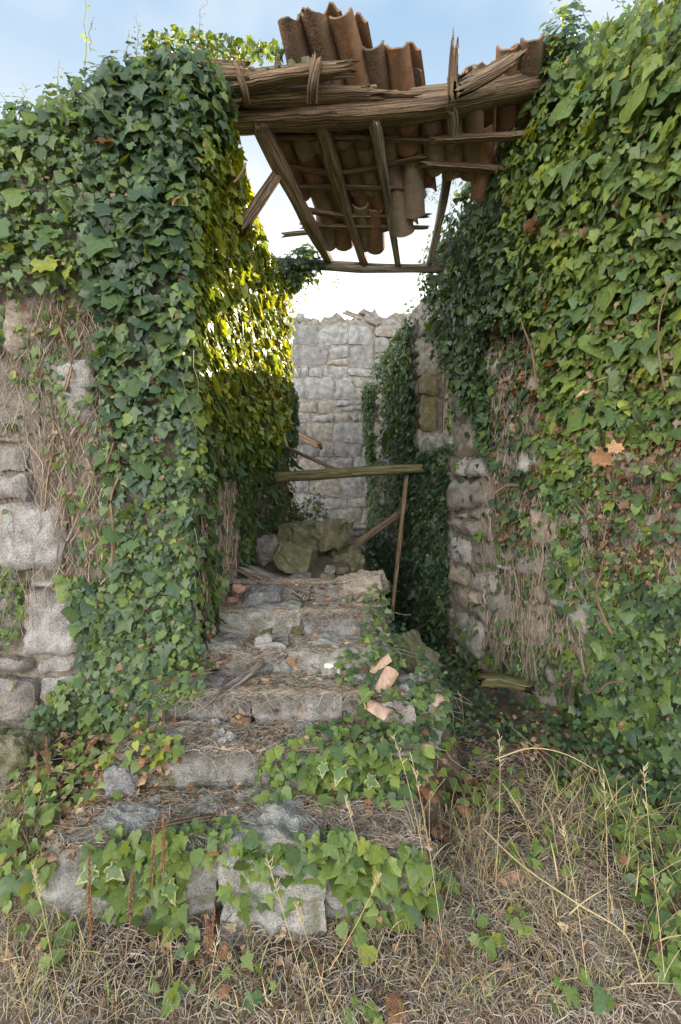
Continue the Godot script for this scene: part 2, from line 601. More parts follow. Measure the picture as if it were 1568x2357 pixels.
func step_h(x: float, d: float, soft: float, sink: float) -> float:
	var h := bare_ground(x, d)
	for s in STEPS:
		if d < s[0] - soft: continue
		var fd := smoothstep(s[0] - soft, s[0] + soft, d)
		var wl: float = s[2] + 0.05 * fn.get_noise_2d(d * 120.0, s[1] * 900.0)
		var wr: float = s[3] + 0.07 * fn.get_noise_2d(d * 120.0, s[1] * 700.0 + 50.0)
		var fx := smoothstep(wl - soft * 2.5, wl + soft, x) * (1.0 - smoothstep(wr - soft, wr + soft * 4.0, x))
		if d > s[0] + 0.8: fx *= 0.0
		h = maxf(h, lerpf(h, s[1] - sink, fx * fd))
	return h

func ground_h(x: float, d: float) -> float:
	var h := step_h(x, d - 0.11, 0.03, 0.035)
	return h + 0.030 * fn.get_noise_2d(x * 130.0, d * 130.0) + 0.014 * fn.get_noise_2d(x * 420.0 + 70.0, d * 420.0)

var HG := PackedFloat32Array()
const GX0 := -3.2
const GD0 := 0.6
const GS := 0.02
const GNX := 320
const GND := 400
func bake_heights() -> void:
	HG.resize(GNX * GND)
	for j in GND:
		for i in GNX:
			var x := GX0 + i * GS
			var d := GD0 + j * GS
			HG[j * GNX + i] = maxf(ground_h(x, d), step_h(x, d + 0.03, 0.012, 0.004))

func surf(x: float, d: float) -> float:
	var i := clampi(int((x - GX0) / GS), 0, GNX - 1)
	var j := clampi(int((d - GD0) / GS), 0, GND - 1)
	return HG[j * GNX + i]

# where the sight line through (px, py) meets the ground or the steps
func spot(px: float, py: float) -> Vector3:
	var d := 0.9
	while d < 8.4:
		var p := P(px, py, d)
		if p.y < surf(p.x, d): return p
		d += 0.012
	return P(px, py, 8.4)

func ground_mesh() -> ArrayMesh:
	var xs := []
	var ds := []
	var x := -80.0
	while x < 80.0:
		xs.append(x)
		x += clampf(maxf(absf(x + 0.2) - 2.6, 0.0) * 0.35, 0.028, 12.0)
	var d := -60.0
	while d < 120.0:
		ds.append(d)
		d += clampf(maxf(maxf(0.9 - d, d - 8.6), 0.0) * 0.35, 0.028, 12.0) if d < 0.9 or d > 5.0 else 0.028
		if d > 5.0 and d < 8.6: d += 0.05
	var nx := xs.size()
	var v := PackedVector3Array()
	var uv := PackedVector2Array()
	for dd in ds:
		for xx in xs:
			v.append(Vector3(xx, ground_h(xx, dd), -dd))
			uv.append(Vector2(xx, dd))
	var ix := PackedInt32Array()
	for j in ds.size() - 1:
		for i in nx - 1:
			var p := j * nx + i
			ix.append_array(PackedInt32Array([p, p + nx, p + nx + 1, p, p + nx + 1, p + 1]))
	var a := []
	a.resize(Mesh.ARRAY_MAX)
	a[Mesh.ARRAY_VERTEX] = v
	a[Mesh.ARRAY_TEX_UV] = uv
	a[Mesh.ARRAY_INDEX] = ix
	var st := SurfaceTool.new()
	st.create_from_arrays(a)
	st.generate_normals()
	return st.commit()

# ---------------------------------------------------------------- ivy on a wall
# walls are plan lines; a leaf sits at (u, y) of one straight run, out from the face
func ivy_wall(list: Array, rng: RandomNumberGenerator, a: Vector2, b: Vector2, nrm: Vector2, y0: float, topf: Callable, per_m2: float, rule: Callable, capdepth := 0.3) -> void:
	var L := a.distance_to(b)
	var n3d := Vector3(nrm.x, 0, nrm.y)
	var along := Vector3(b.x - a.x, 0, b.y - a.y) / L
	var maxtop := 0.0
	for i in 11: maxtop = maxf(maxtop, topf.call(L * i / 10.0))
	var count := int(L * (maxtop + capdepth - y0) * per_m2 * 2.55)
	for i in count:
		var u := rng.randf() * L
		var top: float = topf.call(u)
		var s := y0 + rng.randf() * (maxtop + capdepth - y0)
		if s > top + capdepth: continue
		var r: Dictionary = rule.call(u, minf(s, top))
		if rng.randf() > r.dens: continue
		var p := Vector3(a.x, 0, a.y) + along * u
		var face := n3d
		var out: float = r.thick * pow(rng.randf(), r.get("pack", 0.6)) + 0.035
		if s > top:
			# over the top of the wall
			var f := (s - top) / capdepth
			var ang := f * 1.9
			var hump: float = 0.10 + r.thick
			p += n3d * (cos(ang) * (out * 0.6 + 0.1) - 0.15) + UP * (top - 0.05 + sin(ang) * hump * rng.randf_range(0.5, 1.3)) - n3d * f * capdepth * 0.4
			face = (n3d * cos(ang) + UP * sin(ang)).normalized()
		else:
			p += n3d * out + UP * s
		var rv := Vector3(rng.randfn(), rng.randfn(), rng.randfn())
		var sunk: float = clampf((r.thick - out) / maxf(r.thick, 0.05), 0.0, 1.0)
		face = face * 0.8 + UP * 0.42 + rv * 0.30
		var tip := Vector3.DOWN + n3d * 0.22 + Vector3(rng.randfn(), rng.randfn() * 0.4, rng.randfn()) * 0.42
		var size: float = r.size * exp(rng.randfn() * 0.42)
		var dead: bool = rng.randf() < r.dead
		var tone := 0
		if dead:
			tone = rng.randi() % 4
			size *= 0.8
		else:
			tone = clampi(int(round(r.tone + rng.randfn() * 0.75)), 0, 5)
		add_leaf(list, rng, p, tip, face, size, tone, dead)

# creeping stems and hair roots clinging to a face
func creepers(S: Strands, rng: RandomNumberGenerator, a: Vector2, b: Vector2, nrm: Vector2, u0: float, u1: float, ya: float, yb: float, count: int, rad: float, out := 0.03) -> void:
	var L := a.distance_to(b)
	var n3d := Vector3(nrm.x, 0, nrm.y)
	var along := Vector3(b.x - a.x, 0, b.y - a.y) / L
	for i in count:
		var u := rng.randf_range(u0, u1)
		var y := rng.randf_range(ya, yb)
		var len := rng.randf_range(0.15, 0.7)
		var pts := PackedVector3Array()
		var lean := rng.randfn() * 0.25
		var n := 8
		var o := out + rng.randf() * 0.03
		for k in n:
			pts.append(Vector3(a.x, y, a.y) + along * u + n3d * (o + 0.012 * rng.randfn() * 0.5))
			y += len / n
			u += (lean + rng.randfn() * 0.35) * len / n
			if y > yb + 0.3: break
		if pts.size() < 3: continue
		var t := rng.randf_range(0.6, 1.3)
		S.add(pts, rad * rng.randf_range(0.4, 1.2) * (2.6 if rng.randf() < 0.14 else 1.0), rad * 0.35, Color(0.36 * t, 0.28 * t, 0.21 * t))

# ---------------------------------------------------------------- sky
const SUN_TO := Vector3(0.60, 0.52, -0.80)     # towards the sun: behind the gate, to the right
func make_sky() -> Sky:
	var w := 512
	var h := 256
	var im := Image.create_empty(w, h, false, Image.FORMAT_RGBF)
	var cn := FastNoiseLite.new()
	cn.seed = 8
	cn.frequency = 1.5
	cn.fractal_octaves = 5
	var sun := SUN_TO.normalized()
	for y in h:
		var el := (0.5 - (y + 0.5) / h) * PI
		for x in w:
			var az := ((x + 0.5) / w - 0.5) * TAU
			var dir := Vector3(sin(az) * cos(el), sin(el), -cos(az) * cos(el))
			var col := Vector3(0.30, 0.28, 0.25)
			if el > 0.0:
				var t := smoothstep(0.46, 0.80, el)
				col = Vector3(0.26, 0.278, 0.295).lerp(Vector3(0.121, 0.179, 0.243), t) + Vector3(2.0, 1.98, 1.94) * (1.0 - smoothstep(0.0, 0.54, el))
				col = col.lerp(Vector3(0.11, 0.185, 0.32), smoothstep(0.8, 1.5, el))
				# thin cloud and the bright haze around the sun
				var q := dir / maxf(dir.y + 0.25, 0.1)
				var c := cn.get_noise_3d(q.x, q.z, 3.0) * 0.5 + 0.5
				col = col.lerp(Vector3(0.31, 0.31, 0.31), smoothstep(0.48, 0.78, c) * 0.7)
				col += Vector3(1.3, 1.25, 1.1) * pow(maxf(dir.dot(sun), 0.0), 12.0)
			im.set_pixel(x, y, Color(col.x, col.y, col.z))
	var pm := PanoramaSkyMaterial.new()
	pm.panorama = ImageTexture.create_from_image(im)
	var sky := Sky.new()
	sky.sky_material = pm
	return sky

func flat_mat(c: Color, rough := 0.9) -> StandardMaterial3D:
	var m := StandardMaterial3D.new()
	m.albedo_color = c.linear_to_srgb()
	m.roughness = rough
	return m

func make_materials() -> void:
	var gr := stone_tex(Vector3(0.305, 0.283, 0.262), Vector3(0.165, 0.145, 0.12), 0.32, 11, 0.65)
	M.granite = stone_mat(gr, Color(1, 1, 1), 1.6)
	M.granite2 = stone_mat(gr, Color(0.86, 0.84, 0.82), 1.3)
	M.granite3 = stone_mat(gr, Color(0.95, 0.90, 0.84), 1.9)
	var pale := stone_tex(Vector3(0.275, 0.27, 0.262), Vector3(0.15, 0.125, 0.09), 0.36, 23, 0.45)
	M.pale = stone_mat(pale, Color(1, 1, 1), 1.1)
	M.pale2 = stone_mat(pale, Color(0.90, 0.90, 0.90), 0.9)
	M.pale3 = stone_mat(pale, Color(1, 0.97, 0.92), 1.4)
	var mossy := stone_tex(Vector3(0.17, 0.155, 0.11), Vector3(0.085, 0.082, 0.025), 0.62, 31, 0.8)
	M.mossy = stone_mat(mossy, Color(1, 1, 1), 2.2, 0.97)
	var stp := stone_tex(Vector3(0.265, 0.25, 0.235), Vector3(0.105, 0.09, 0.058), 0.48, 39, 0.7)
	M.step = stone_mat(stp, Color(1, 1, 1), 1.7)
	M.step2 = stone_mat(stp, Color(0.93, 0.93, 0.95), 1.3)
	var lich := stone_tex(Vector3(0.27, 0.257, 0.24), Vector3(0.11, 0.105, 0.045), 0.46, 37, 0.65)
	M.lichen = stone_mat(lich, Color(1, 1, 1), 1.8)
	M.lichen2 = stone_mat(lich, Color(0.9, 0.9, 0.95), 1.3)
	var mor := stone_tex(Vector3(0.205, 0.172, 0.138), Vector3(0.11, 0.088, 0.062), 0.35, 41)
	M.mortar = stone_mat(mor, Color(1, 1, 1), 2.2, 0.97)
	var mor2 := stone_tex(Vector3(0.235, 0.215, 0.19), Vector3(0.15, 0.115, 0.08), 0.42, 47, 0.5)
	M.mortar_pale = stone_mat(mor2, Color(1, 1, 1), 1.6, 0.97)
	var soil := stone_tex(Vector3(0.105, 0.076, 0.05), Vector3(0.20, 0.15, 0.10), 0.42, 53, 0.9)
	M.soil = stone_mat(soil, Color(1, 1, 1), 3.0, 0.98)
	var tile := stone_tex(Vector3(0.285, 0.19, 0.13), Vector3(0.185, 0.165, 0.125), 0.52, 61, 0.45)
	M.tile = stone_mat(tile, Color(1, 1, 1), 2.4)
	M.tile2 = stone_mat(tile, Color(0.86, 0.82, 0.78), 1.9)
	M.tile3 = stone_mat(tile, Color(0.98, 0.86, 0.76), 2.9)
	M.tile_old = stone_mat(stone_tex(Vector3(0.42, 0.27, 0.19), Vector3(0.36, 0.29, 0.23), 0.4, 65, 0.3), Color(1, 1, 1), 5.0)
	M.brick = stone_mat(stone_tex(Vector3(0.40, 0.20, 0.125), Vector3(0.42, 0.33, 0.26), 0.40, 67, 0.3), Color(1, 1, 1), 4.0)
	M.plaster = stone_mat(stone_tex(Vector3(0.70, 0.69, 0.66), Vector3(0.45, 0.40, 0.34), 0.22, 69, 0.15), Color(1, 1, 1), 5.0)
	var wd := wood_tex(Vector3(0.165, 0.108, 0.062), Vector3(0.05, 0.034, 0.022), Vector3(0.29, 0.20, 0.115), 81)
	M.wood = wood_mat(wd, Color(1, 1, 1))
	var wg := wood_tex(Vector3(0.20, 0.16, 0.125), Vector3(0.06, 0.048, 0.038), Vector3(0.34, 0.295, 0.24), 91)
	M.wood_grey = wood_mat(wg, Color(1, 1, 1))
	var wm := wood_tex(Vector3(0.125, 0.115, 0.035), Vector3(0.045, 0.042, 0.018), Vector3(0.21, 0.175, 0.075), 97)
	M.wood_moss = wood_mat(wm, Color(1, 1, 1))
	var lt := leaf_tex(false)
	var dt := leaf_tex(true)
	for i in GREENS.size() + 1:
		var m := StandardMaterial3D.new()
		m.albedo_texture = lt
		m.roughness = 0.34
		m.metallic_specular = 0.5
		m.backlight_enabled = true
		m.backlight = Color(1.0, 0.92, 0.26)
		m.cull_mode = BaseMaterial3D.CULL_DISABLED
		if i < GREENS.size():
			var g: Vector3 = GREENS[i]
			m.albedo_color = Color(g.x, g.y, g.z).linear_to_srgb()
			M["leaf%d" % i] = m
		else:
			m.vertex_color_use_as_albedo = true
			M.leaf_any = m
	for i in BROWNS.size():
		var m := StandardMaterial3D.new()
		m.albedo_texture = dt
		m.roughness = 0.8
		m.cull_mode = BaseMaterial3D.CULL_DISABLED
		m.backlight_enabled = true
		m.backlight = Color(0.5, 0.35, 0.2) * 0.6
		var b: Vector3 = BROWNS[i]
		m.albedo_color = (Color(b.x, b.y, b.z) * 1.15).linear_to_srgb()
		M["dead%d" % i] = m
	var sm := StandardMaterial3D.new()
	sm.vertex_color_use_as_albedo = true
	sm.roughness = 0.85
	sm.cull_mode = BaseMaterial3D.CULL_DISABLED
	M.strand = sm
	M.bark = wood_mat(wg, Color(0.95, 0.85, 0.72))
	M.variegated = M.leaf3.duplicate()
	M.variegated.albedo_color = Color.WHITE
	M.variegated.albedo_texture = edged_tex()
	M.spike = flat_mat(Color(0.23, 0.095, 0.045))
	M.straw = flat_mat(Color(0.50, 0.38, 0.20))

func make_leaves() -> void:
	# right half outlines, stalk at the origin, tip at y = 1
	make_leaf([Vector2(0, 0), Vector2(0.14, -0.13), Vector2(0.40, -0.10), Vector2(0.34, 0.12), Vector2(0.58, 0.33), Vector2(0.27, 0.50), Vector2(0.13, 0.76), Vector2(0, 1)], 0.28, 0.22, 0.10, 0.10, 1.0)
	make_leaf([Vector2(0, 0), Vector2(0.20, -0.12), Vector2(0.44, -0.02), Vector2(0.56, 0.24), Vector2(0.36, 0.50), Vector2(0.18, 0.78), Vector2(0, 1)], 0.28, 0.16, 0.16, 0.12, 2.3)
	make_leaf([Vector2(0, 0), Vector2(0.12, -0.10), Vector2(0.36, -0.04), Vector2(0.47, 0.16), Vector2(0.24, 0.34), Vector2(0.15, 0.66), Vector2(0, 1)], 0.25, 0.25, 0.18, 0.08, 3.1)
	make_leaf([Vector2(0, 0), Vector2(0.18, -0.14), Vector2(0.46, -0.08), Vector2(0.40, 0.10), Vector2(0.64, 0.40), Vector2(0.34, 0.52), Vector2(0.18, 0.72), Vector2(0, 0.96)], 0.28, 0.10, 0.06, 0.16, 4.4)
	make_leaf([Vector2(0, 0), Vector2(0.20, -0.10), Vector2(0.46, 0.10), Vector2(0.48, 0.36), Vector2(0.32, 0.66), Vector2(0.12, 0.90), Vector2(0, 1)], 0.30, 0.30, -0.10, 0.10, 5.2)
	# dry, curled
	make_leaf([Vector2(0, 0), Vector2(0.14, -0.12), Vector2(0.36, -0.08), Vector2(0.30, 0.12), Vector2(0.50, 0.36), Vector2(0.22, 0.52), Vector2(0.12, 0.76), Vector2(0, 1)], 0.28, -0.55, 0.35, 0.30, 6.0)
	make_leaf([Vector2(0, 0), Vector2(0.20, -0.12), Vector2(0.42, 0.05), Vector2(0.44, 0.34), Vector2(0.26, 0.66), Vector2(0, 1)], 0.30, 0.75, -0.35, 0.32, 7.7)
	make_leaf([Vector2(0, 0), Vector2(0.24, -0.14), Vector2(0.52, -0.02), Vector2(0.40, 0.16), Vector2(0.66, 0.40), Vector2(0.36, 0.48), Vector2(0.34, 0.78), Vector2(0.12, 0.70), Vector2(0, 1)], 0.28, -0.35, -0.28, 0.22, 8.9)

# half-round roof tile: x across, y up, z from the upper to the lower end
func roof_tile(len: float, r0: float, r1: float, sd: float, broken: float) -> ArrayMesh:
	var K := 9
	var N := 3
	var th := 0.013
	var st := SurfaceTool.new()
	st.begin(Mesh.PRIMITIVE_TRIANGLES)
	var rows := []
	for i in N + 1:
		var t := float(i) / N
		var o := []
		var n := []
		for j in K + 1:
			var a := PI * (0.06 + 0.88 * j / K)
			var r := lerpf(r0, r1, t)
			var z := len * t
			if i == 0: z += broken * (0.5 + fn.get_noise_2d(j * 6.0 + sd * 90.0, sd)) * len * 0.5
			if i == N: z -= broken * 0.4 * (0.5 + fn.get_noise_2d(j * 6.0 + sd * 40.0, sd + 7.0)) * len * 0.5
			var wob := 1.0 + 0.05 * fn.get_noise_2d(j * 30.0 + sd * 11.0, i * 40.0)
			o.append(Vector3(cos(a) * r * wob, sin(a) * r * wob - r * 0.35, z))
			n.append(Vector3(cos(a) * (r - th) * wob, sin(a) * (r - th) * wob - r * 0.35, z))
		rows.append([o, n])
	st.set_smooth_group(1)
	for i in N:
		for j in K:
			quad(st, rows[i][0][j], rows[i][0][j + 1], rows[i + 1][0][j + 1], rows[i + 1][0][j])
	st.set_smooth_group(2)
	for i in N:
		for j in K:
			quad(st, rows[i][1][j + 1], rows[i][1][j], rows[i + 1][1][j], rows[i + 1][1][j + 1])
	st.set_smooth_group(-1)
	for j in K:
		quad(st, rows[0][0][j + 1], rows[0][0][j], rows[0][1][j], rows[0][1][j + 1])
		quad(st, rows[N][0][j], rows[N][0][j + 1], rows[N][1][j + 1], rows[N][1][j])
	for i in N:
		quad(st, rows[i][0][0], rows[i + 1][0][0], rows[i + 1][1][0], rows[i][1][0])
		quad(st, rows[i + 1][0][K], rows[i][0][K], rows[i][1][K], rows[i + 1][1][K])
	return mesh_of(st)

# ---------------------------------------------------------------- builders
const LEFT_Z := -2.62
const LEFT_X := -0.78
func left_top(x: float) -> float:
	if x < -1.79: return EYE + 1.93
	if x < -0.87: return EYE + lerpf(1.93, 2.32, (x + 1.79) / 0.92)
	return EYE + 2.28

const RP := [Vector2(2.15, -1.2), Vector2(1.76, -2.2), Vector2(1.42, -3.1), Vector2(1.0, -4.4), Vector2(0.81, -5.0), Vector2(0.52, -8.2)]
const RTOP := [1.70, 2.16, 2.60, 2.18, 1.95, 1.98]

func build_walls() -> void:
	# left wall: the face beside the gate, then the side of the passage
	var lw := thing("stone_wall", "granite block wall left bare beside the ivy, left of the stone steps", "wall", Vector3(-1.5, 0.3, LEFT_Z))
	var inv := Transform3D(Basis(), -lw.position)
	var core := wall_core([Vector2(-4.2, LEFT_Z), Vector2(-1.79, LEFT_Z), Vector2(LEFT_X, LEFT_Z), Vector2(LEFT_X, -4.2)], [Vector2(-4.2, LEFT_Z - 0.55), Vector2(-1.79, LEFT_Z - 0.55), Vector2(LEFT_X - 0.5, LEFT_Z - 0.55), Vector2(LEFT_X - 0.5, -4.2)], 0.0, [EYE + 1.8, EYE + 1.82, EYE + 2.2, EYE + 2.05], 0.1, 3.0)
	part("mortar_core", core, M.mortar, lw, inv)
	# the blocks that stay bare, as they lie: left, top, right, bottom on the face
	var blocks := [[-150, 700, 20, 828], [25, 690, 130, 826], [-120, 832, 98, 1002], [104, 832, 230, 1000], [-90, 1006, 62, 1024], [-130, 1026, 74, 1088], [-110, 1092, 86, 1150], [112, 1006, 240, 1148],
		[-190, 1156, -96, 1320], [-92, 1154, 164, 1317], [170, 1154, 330, 1290], [-120, 1321, 68, 1349], [72, 1321, 168, 1351], [172, 1296, 340, 1420], [-170, 1354, 56, 1502], [60, 1355, 208, 1503], [212, 1425, 340, 1545],
		[-130, 1506, 88, 1548], [92, 1507, 186, 1550], [190, 1550, 340, 1660], [-160, 1553, 98, 1660], [102, 1555, 188, 1662], [-160, 1664, 60, 1740], [64, 1666, 300, 1740]]
	var i := 0
	for b in blocks:
		var p0 := P(b[0], b[3], 2.62)
		var p1 := P(b[2], b[1], 2.62)
		var c := [Vector2(p0.x, p0.y), Vector2(p1.x, p0.y + 0.01 * sin(i * 5.0)), Vector2(p1.x, p1.y), Vector2(p0.x, p1.y + 0.012 * sin(i * 3.0))]
		part("stone", wall_stone(c, Vector3(0, 0, LEFT_Z), Vector3.RIGHT, Vector3.BACK, 0.007, 0.05 + 0.03 * sin(i * 2.3), 0.024, i * 17.0, 0.03), [M.granite, M.granite3, M.granite2][i % 3], lw, inv)
		i += 1
	var lhole := func(u: float, y: float) -> bool:
		var x := -4.0 + u
		var px := 784.0 + x / 2.62 * F
		var py := 1178.5 - (y - EYE) / 2.62 * F
		return px < 345 and px > -200 and py > 690
	masonry(lw, Vector3(-4.0, 0, LEFT_Z), Vector3.RIGHT, Vector3.BACK, 4.0 + LEFT_X, 0.15, func(u): return left_top(-4.0 + u) - 0.18, 0.24, 5, [M.granite, M.granite2, M.granite3], 0.035, lhole, 0.06)
	masonry(lw, Vector3(LEFT_X, 0, LEFT_Z), Vector3.FORWARD, Vector3.RIGHT, 1.58, 0.2, func(_u): return EYE + 2.1, 0.24, 6, [M.granite2, M.granite3], 0.03, null, 0.06)
	# passage wall behind the gate, lower
	var pw := thing("passage_wall", "low ruined stone wall along the left of the passage, with dry roots hanging down it", "wall", Vector3(-0.9, 0.3, -5.4))
	part("mortar_core", wall_core([Vector2(LEFT_X + 0.02, -4.205), Vector2(-0.72, -6.6)], [Vector2(LEFT_X - 0.5, -4.205), Vector2(-1.25, -6.6)], 0.0, [EYE + 1.55, EYE + 1.62], 0.12, 9.0), M.mortar, pw, Transform3D(Basis(), -pw.position))
	masonry(pw, Vector3(LEFT_X + 0.02, 0, -4.205), Vector3(0.06, 0, -2.395).normalized(), Vector3(1, 0, 0.025).normalized(), 2.39, 0.3, func(u): return EYE + 1.55 + 0.07 * sin(u * 4.0), 0.22, 7, [M.granite2, M.lichen], 0.03, null, 0.07)
	masonry(pw, Vector3(-1.25, 0, -6.605), Vector3.RIGHT, Vector3.BACK, 0.52, 0.9, func(_u): return EYE + 1.6, 0.22, 71, [M.granite2, M.lichen], 0.03, null, 0.07)

	# right wall with its opening
	var rw := thing("stone_wall", "thick stone wall right of the steps with a window opening, mostly under ivy", "wall", Vector3(1.4, 0.2, -3.1))
	var rinv := Transform3D(Basis(), -rw.position)
	var off := Vector2(0.62, 0.16)
	var near_f := [RP[0], RP[1], RP[2], RP[3]]
	var near_b := []
	for p in near_f: near_b.append(p + off)
	near_b[3] = Vector2(RP[3].x + 0.62, RP[3].y)
	part("mortar_core", wall_core(near_f, near_b, 0.0, [EYE + RTOP[0], EYE + RTOP[1], EYE + RTOP[2], EYE + RTOP[3]], 0.1, 21.0), M.mortar, rw, rinv)
	part("mortar_core", wall_core([RP[4], RP[5]], [RP[4] + Vector2(0.62, 0), RP[5] + Vector2(0.6, 0.05)], 0.0, [EYE + RTOP[4], EYE + RTOP[5]], 0.08, 22.0), M.mortar, rw, rinv)
	var sill_a: Vector2 = RP[3] + Vector2(0.0, -0.005)
	var sill_b: Vector2 = RP[4] + Vector2(0.0, 0.005)
	part("mortar_core", wall_core([sill_a, sill_b], [sill_a + Vector2(0.6, 0), sill_b + Vector2(0.6, 0)], 0.0, [EYE + 0.55, EYE + 0.55], 0.05, 23.0), M.mortar, rw, rinv)
	var seg := [[0, 31, 0.26], [1, 32, 0.26], [2, 33, 0.25], [4, 35, 0.24]]
	for s in seg:
		var a: Vector2 = RP[s[0]]
		var b: Vector2 = RP[s[0] + 1]
		var L := a.distance_to(b)
		var dir := Vector3(b.x - a.x, 0, b.y - a.y) / L
		var nrm := Vector3(dir.z, 0, -dir.x)
		var t0: float = RTOP[s[0]]
		var t1: float = RTOP[s[0] + 1]
		masonry(rw, Vector3(a.x, 0, a.y), dir, nrm, L, 0.1, func(u): return EYE + lerpf(t0, t1, u / L) - 0.03, s[2], s[1], [M.granite, M.granite2, M.granite3], 0.055 if s[0] == 2 else 0.04, null, 0.04 if s[0] == 2 else 0.07)
	var sd := Vector3(sill_b.x - sill_a.x, 0, sill_b.y - sill_a.y)
	var sl := sd.length()
	sd /= sl
	masonry(rw, Vector3(sill_a.x, 0, sill_a.y), sd, Vector3(sd.z, 0, -sd.x), sl, 0.1, func(_u): return EYE + 0.52, 0.24, 36, [M.granite2, M.lichen], 0.03, null, 0.06)
	# far jamb of dressed, mossy blocks facing the visitor, lintel above
	var jy := EYE + 0.50
	for q in [[0.30, M.lichen], [0.36, M.mossy], [0.20, M.mossy], [0.40, M.lichen]]:
		var c := [Vector2(0, jy), Vector2(0.21, jy), Vector2(0.21, jy + q[0]), Vector2(0, jy + q[0])]
		part("jamb_stone", wall_stone(c, Vector3(RP[4].x - 0.03, 0, RP[4].y), Vector3.RIGHT, Vector3.BACK, 0.004, 0.05, 0.010, jy * 50.0, 0.03), q[1], rw, rinv)
		jy += q[0]
	part("lintel", rough_block(Vector3(0.34, 0.34, 1.05), 0.10, 0.05, 4.0, 8), M.granite2, rw, Transform3D(Basis.from_euler(Vector3(0, 0.31, 0)), Vector3(1.06, EYE + 1.92, -4.72)) * Transform3D.IDENTITY)
	rw.get_node("lintel").position -= rw.position
	part("window_post", timber([Vector3(1.045, EYE + 0.5, -4.95), Vector3(1.05, EYE + 1.74, -4.95)], 0.06, 0.07, 77.0), M.wood_grey, rw, rinv)

	# back wall
	var bw := thing("rubble_wall", "pale grey rubble wall closing the far end of the passage", "wall", Vector3(0, 0.5, -8.35))
	var binv := Transform3D(Basis(), -bw.position)
	part("mortar_core", wall_core([Vector2(-2.6, -8.35), Vector2(2.4, -8.35)], [Vector2(-2.6, -8.95), Vector2(2.4, -8.95)], 0.0, [EYE + 3.24, EYE + 3.27], 0.28, 40.0), M.mortar_pale, bw, binv)
	masonry(bw, Vector3(-2.0, 0, -8.35), Vector3.RIGHT, Vector3.BACK, 2.56, 0.9, func(u): return EYE + 3.1 + 0.25 * fn.get_noise_1d(u * 80.0), 0.28, 48, [M.pale, M.pale2, M.pale3, M.pale], 0.03, null, 0.06)
	masonry(bw, Vector3(0.57, 0, -8.28), Vector3.RIGHT, Vector3.BACK, 1.5, 0.9, func(u): return EYE + 3.1 + 0.25 * fn.get_noise_1d(u * 90.0), 0.19, 45, [M.pale3, M.pale2, M.mortar_pale], 0.03, null, 0.09)
	var rng := RandomNumberGenerator.new()
	rng.seed = 46
	for k in 36:   # loose coping stones along the broken top
		var x := -2.1 + k * 0.115 + rng.randf() * 0.06
		var s := Vector3(rng.randf_range(0.10, 0.24), rng.randf_range(0.08, 0.2), 0.3)
		part("stone", rough_block(s, 0.35, 0.10, k * 9.0, 4), [M.granite, M.mortar_pale, M.lichen][k % 3], bw, Transform3D(Basis.from_euler(Vector3(0, 0, rng.randfn() * 0.2)), Vector3(x, EYE + 3.20 + 0.14 * fn.get_noise_1d(x * 300.0), -8.55) - bw.position))
	# two roof poles left lying over the broken top
	for q in [[P(795, 718, 8.5), P(870, 748, 8.3), 0.07], [P(832, 717, 8.5), P(885, 742, 8.6), 0.11]]:
		var t := thing("roof_pole", ["thin broken pole lying over the top of the rubble wall", "thick stub of beam lying over the top of the rubble wall"][0 if q[2] < 0.1 else 1], "pole", q[0])
		part("pole", timber([q[0], q[1]], q[2], q[2], 5.0), M.wood_grey, t, Transform3D(Basis(), -t.position))

func build_steps() -> void:
	var st := thing("stone_steps", "overgrown flight of rough granite steps rising through the gateway", "steps", Vector3(-0.3, 0.0, -2.4))
	var rng := RandomNumberGenerator.new()
	rng.seed = 3
	var inv := Transform3D(Basis(), -st.position)
	var cuts := [[-1.06, -0.42, -0.05, 0.30], [-0.98, -0.35, 0.10, 0.38], [-0.93, -0.40, 0.02, 0.50], [-0.86, -0.30, 0.27], [-0.80, -0.24, 0.25], [-0.76, -0.20, 0.28]]
	for k in STEPS.size():
		var s: Array = STEPS[k]
		var hgt := 0.36 if k == 0 else 0.24
		for j in cuts[k].size() - 1:
			var x0: float = cuts[k][j]
			var x1: float = cuts[k][j + 1]
			var size := Vector3(x1 - x0 - 0.012, hgt, 0.40)
			var b := Basis.from_euler(Vector3(rng.randfn() * 0.05, rng.randfn() * 0.07, rng.randfn() * 0.035))
			var c := Vector3((x0 + x1) * 0.5, s[1] - hgt * 0.5 + 0.005 + rng.randfn() * 0.010, -(s[0] + 0.19 + rng.randfn() * 0.015))
			var m: Material = [M.step, M.lichen, M.step2][(k + j) % 3]
			if k == 0: m = M.lichen
			part("step_stone", rough_block(size, 0.10, 0.075, k * 40.0 + j * 11.0, 18), m, st, inv * Transform3D(b, c))

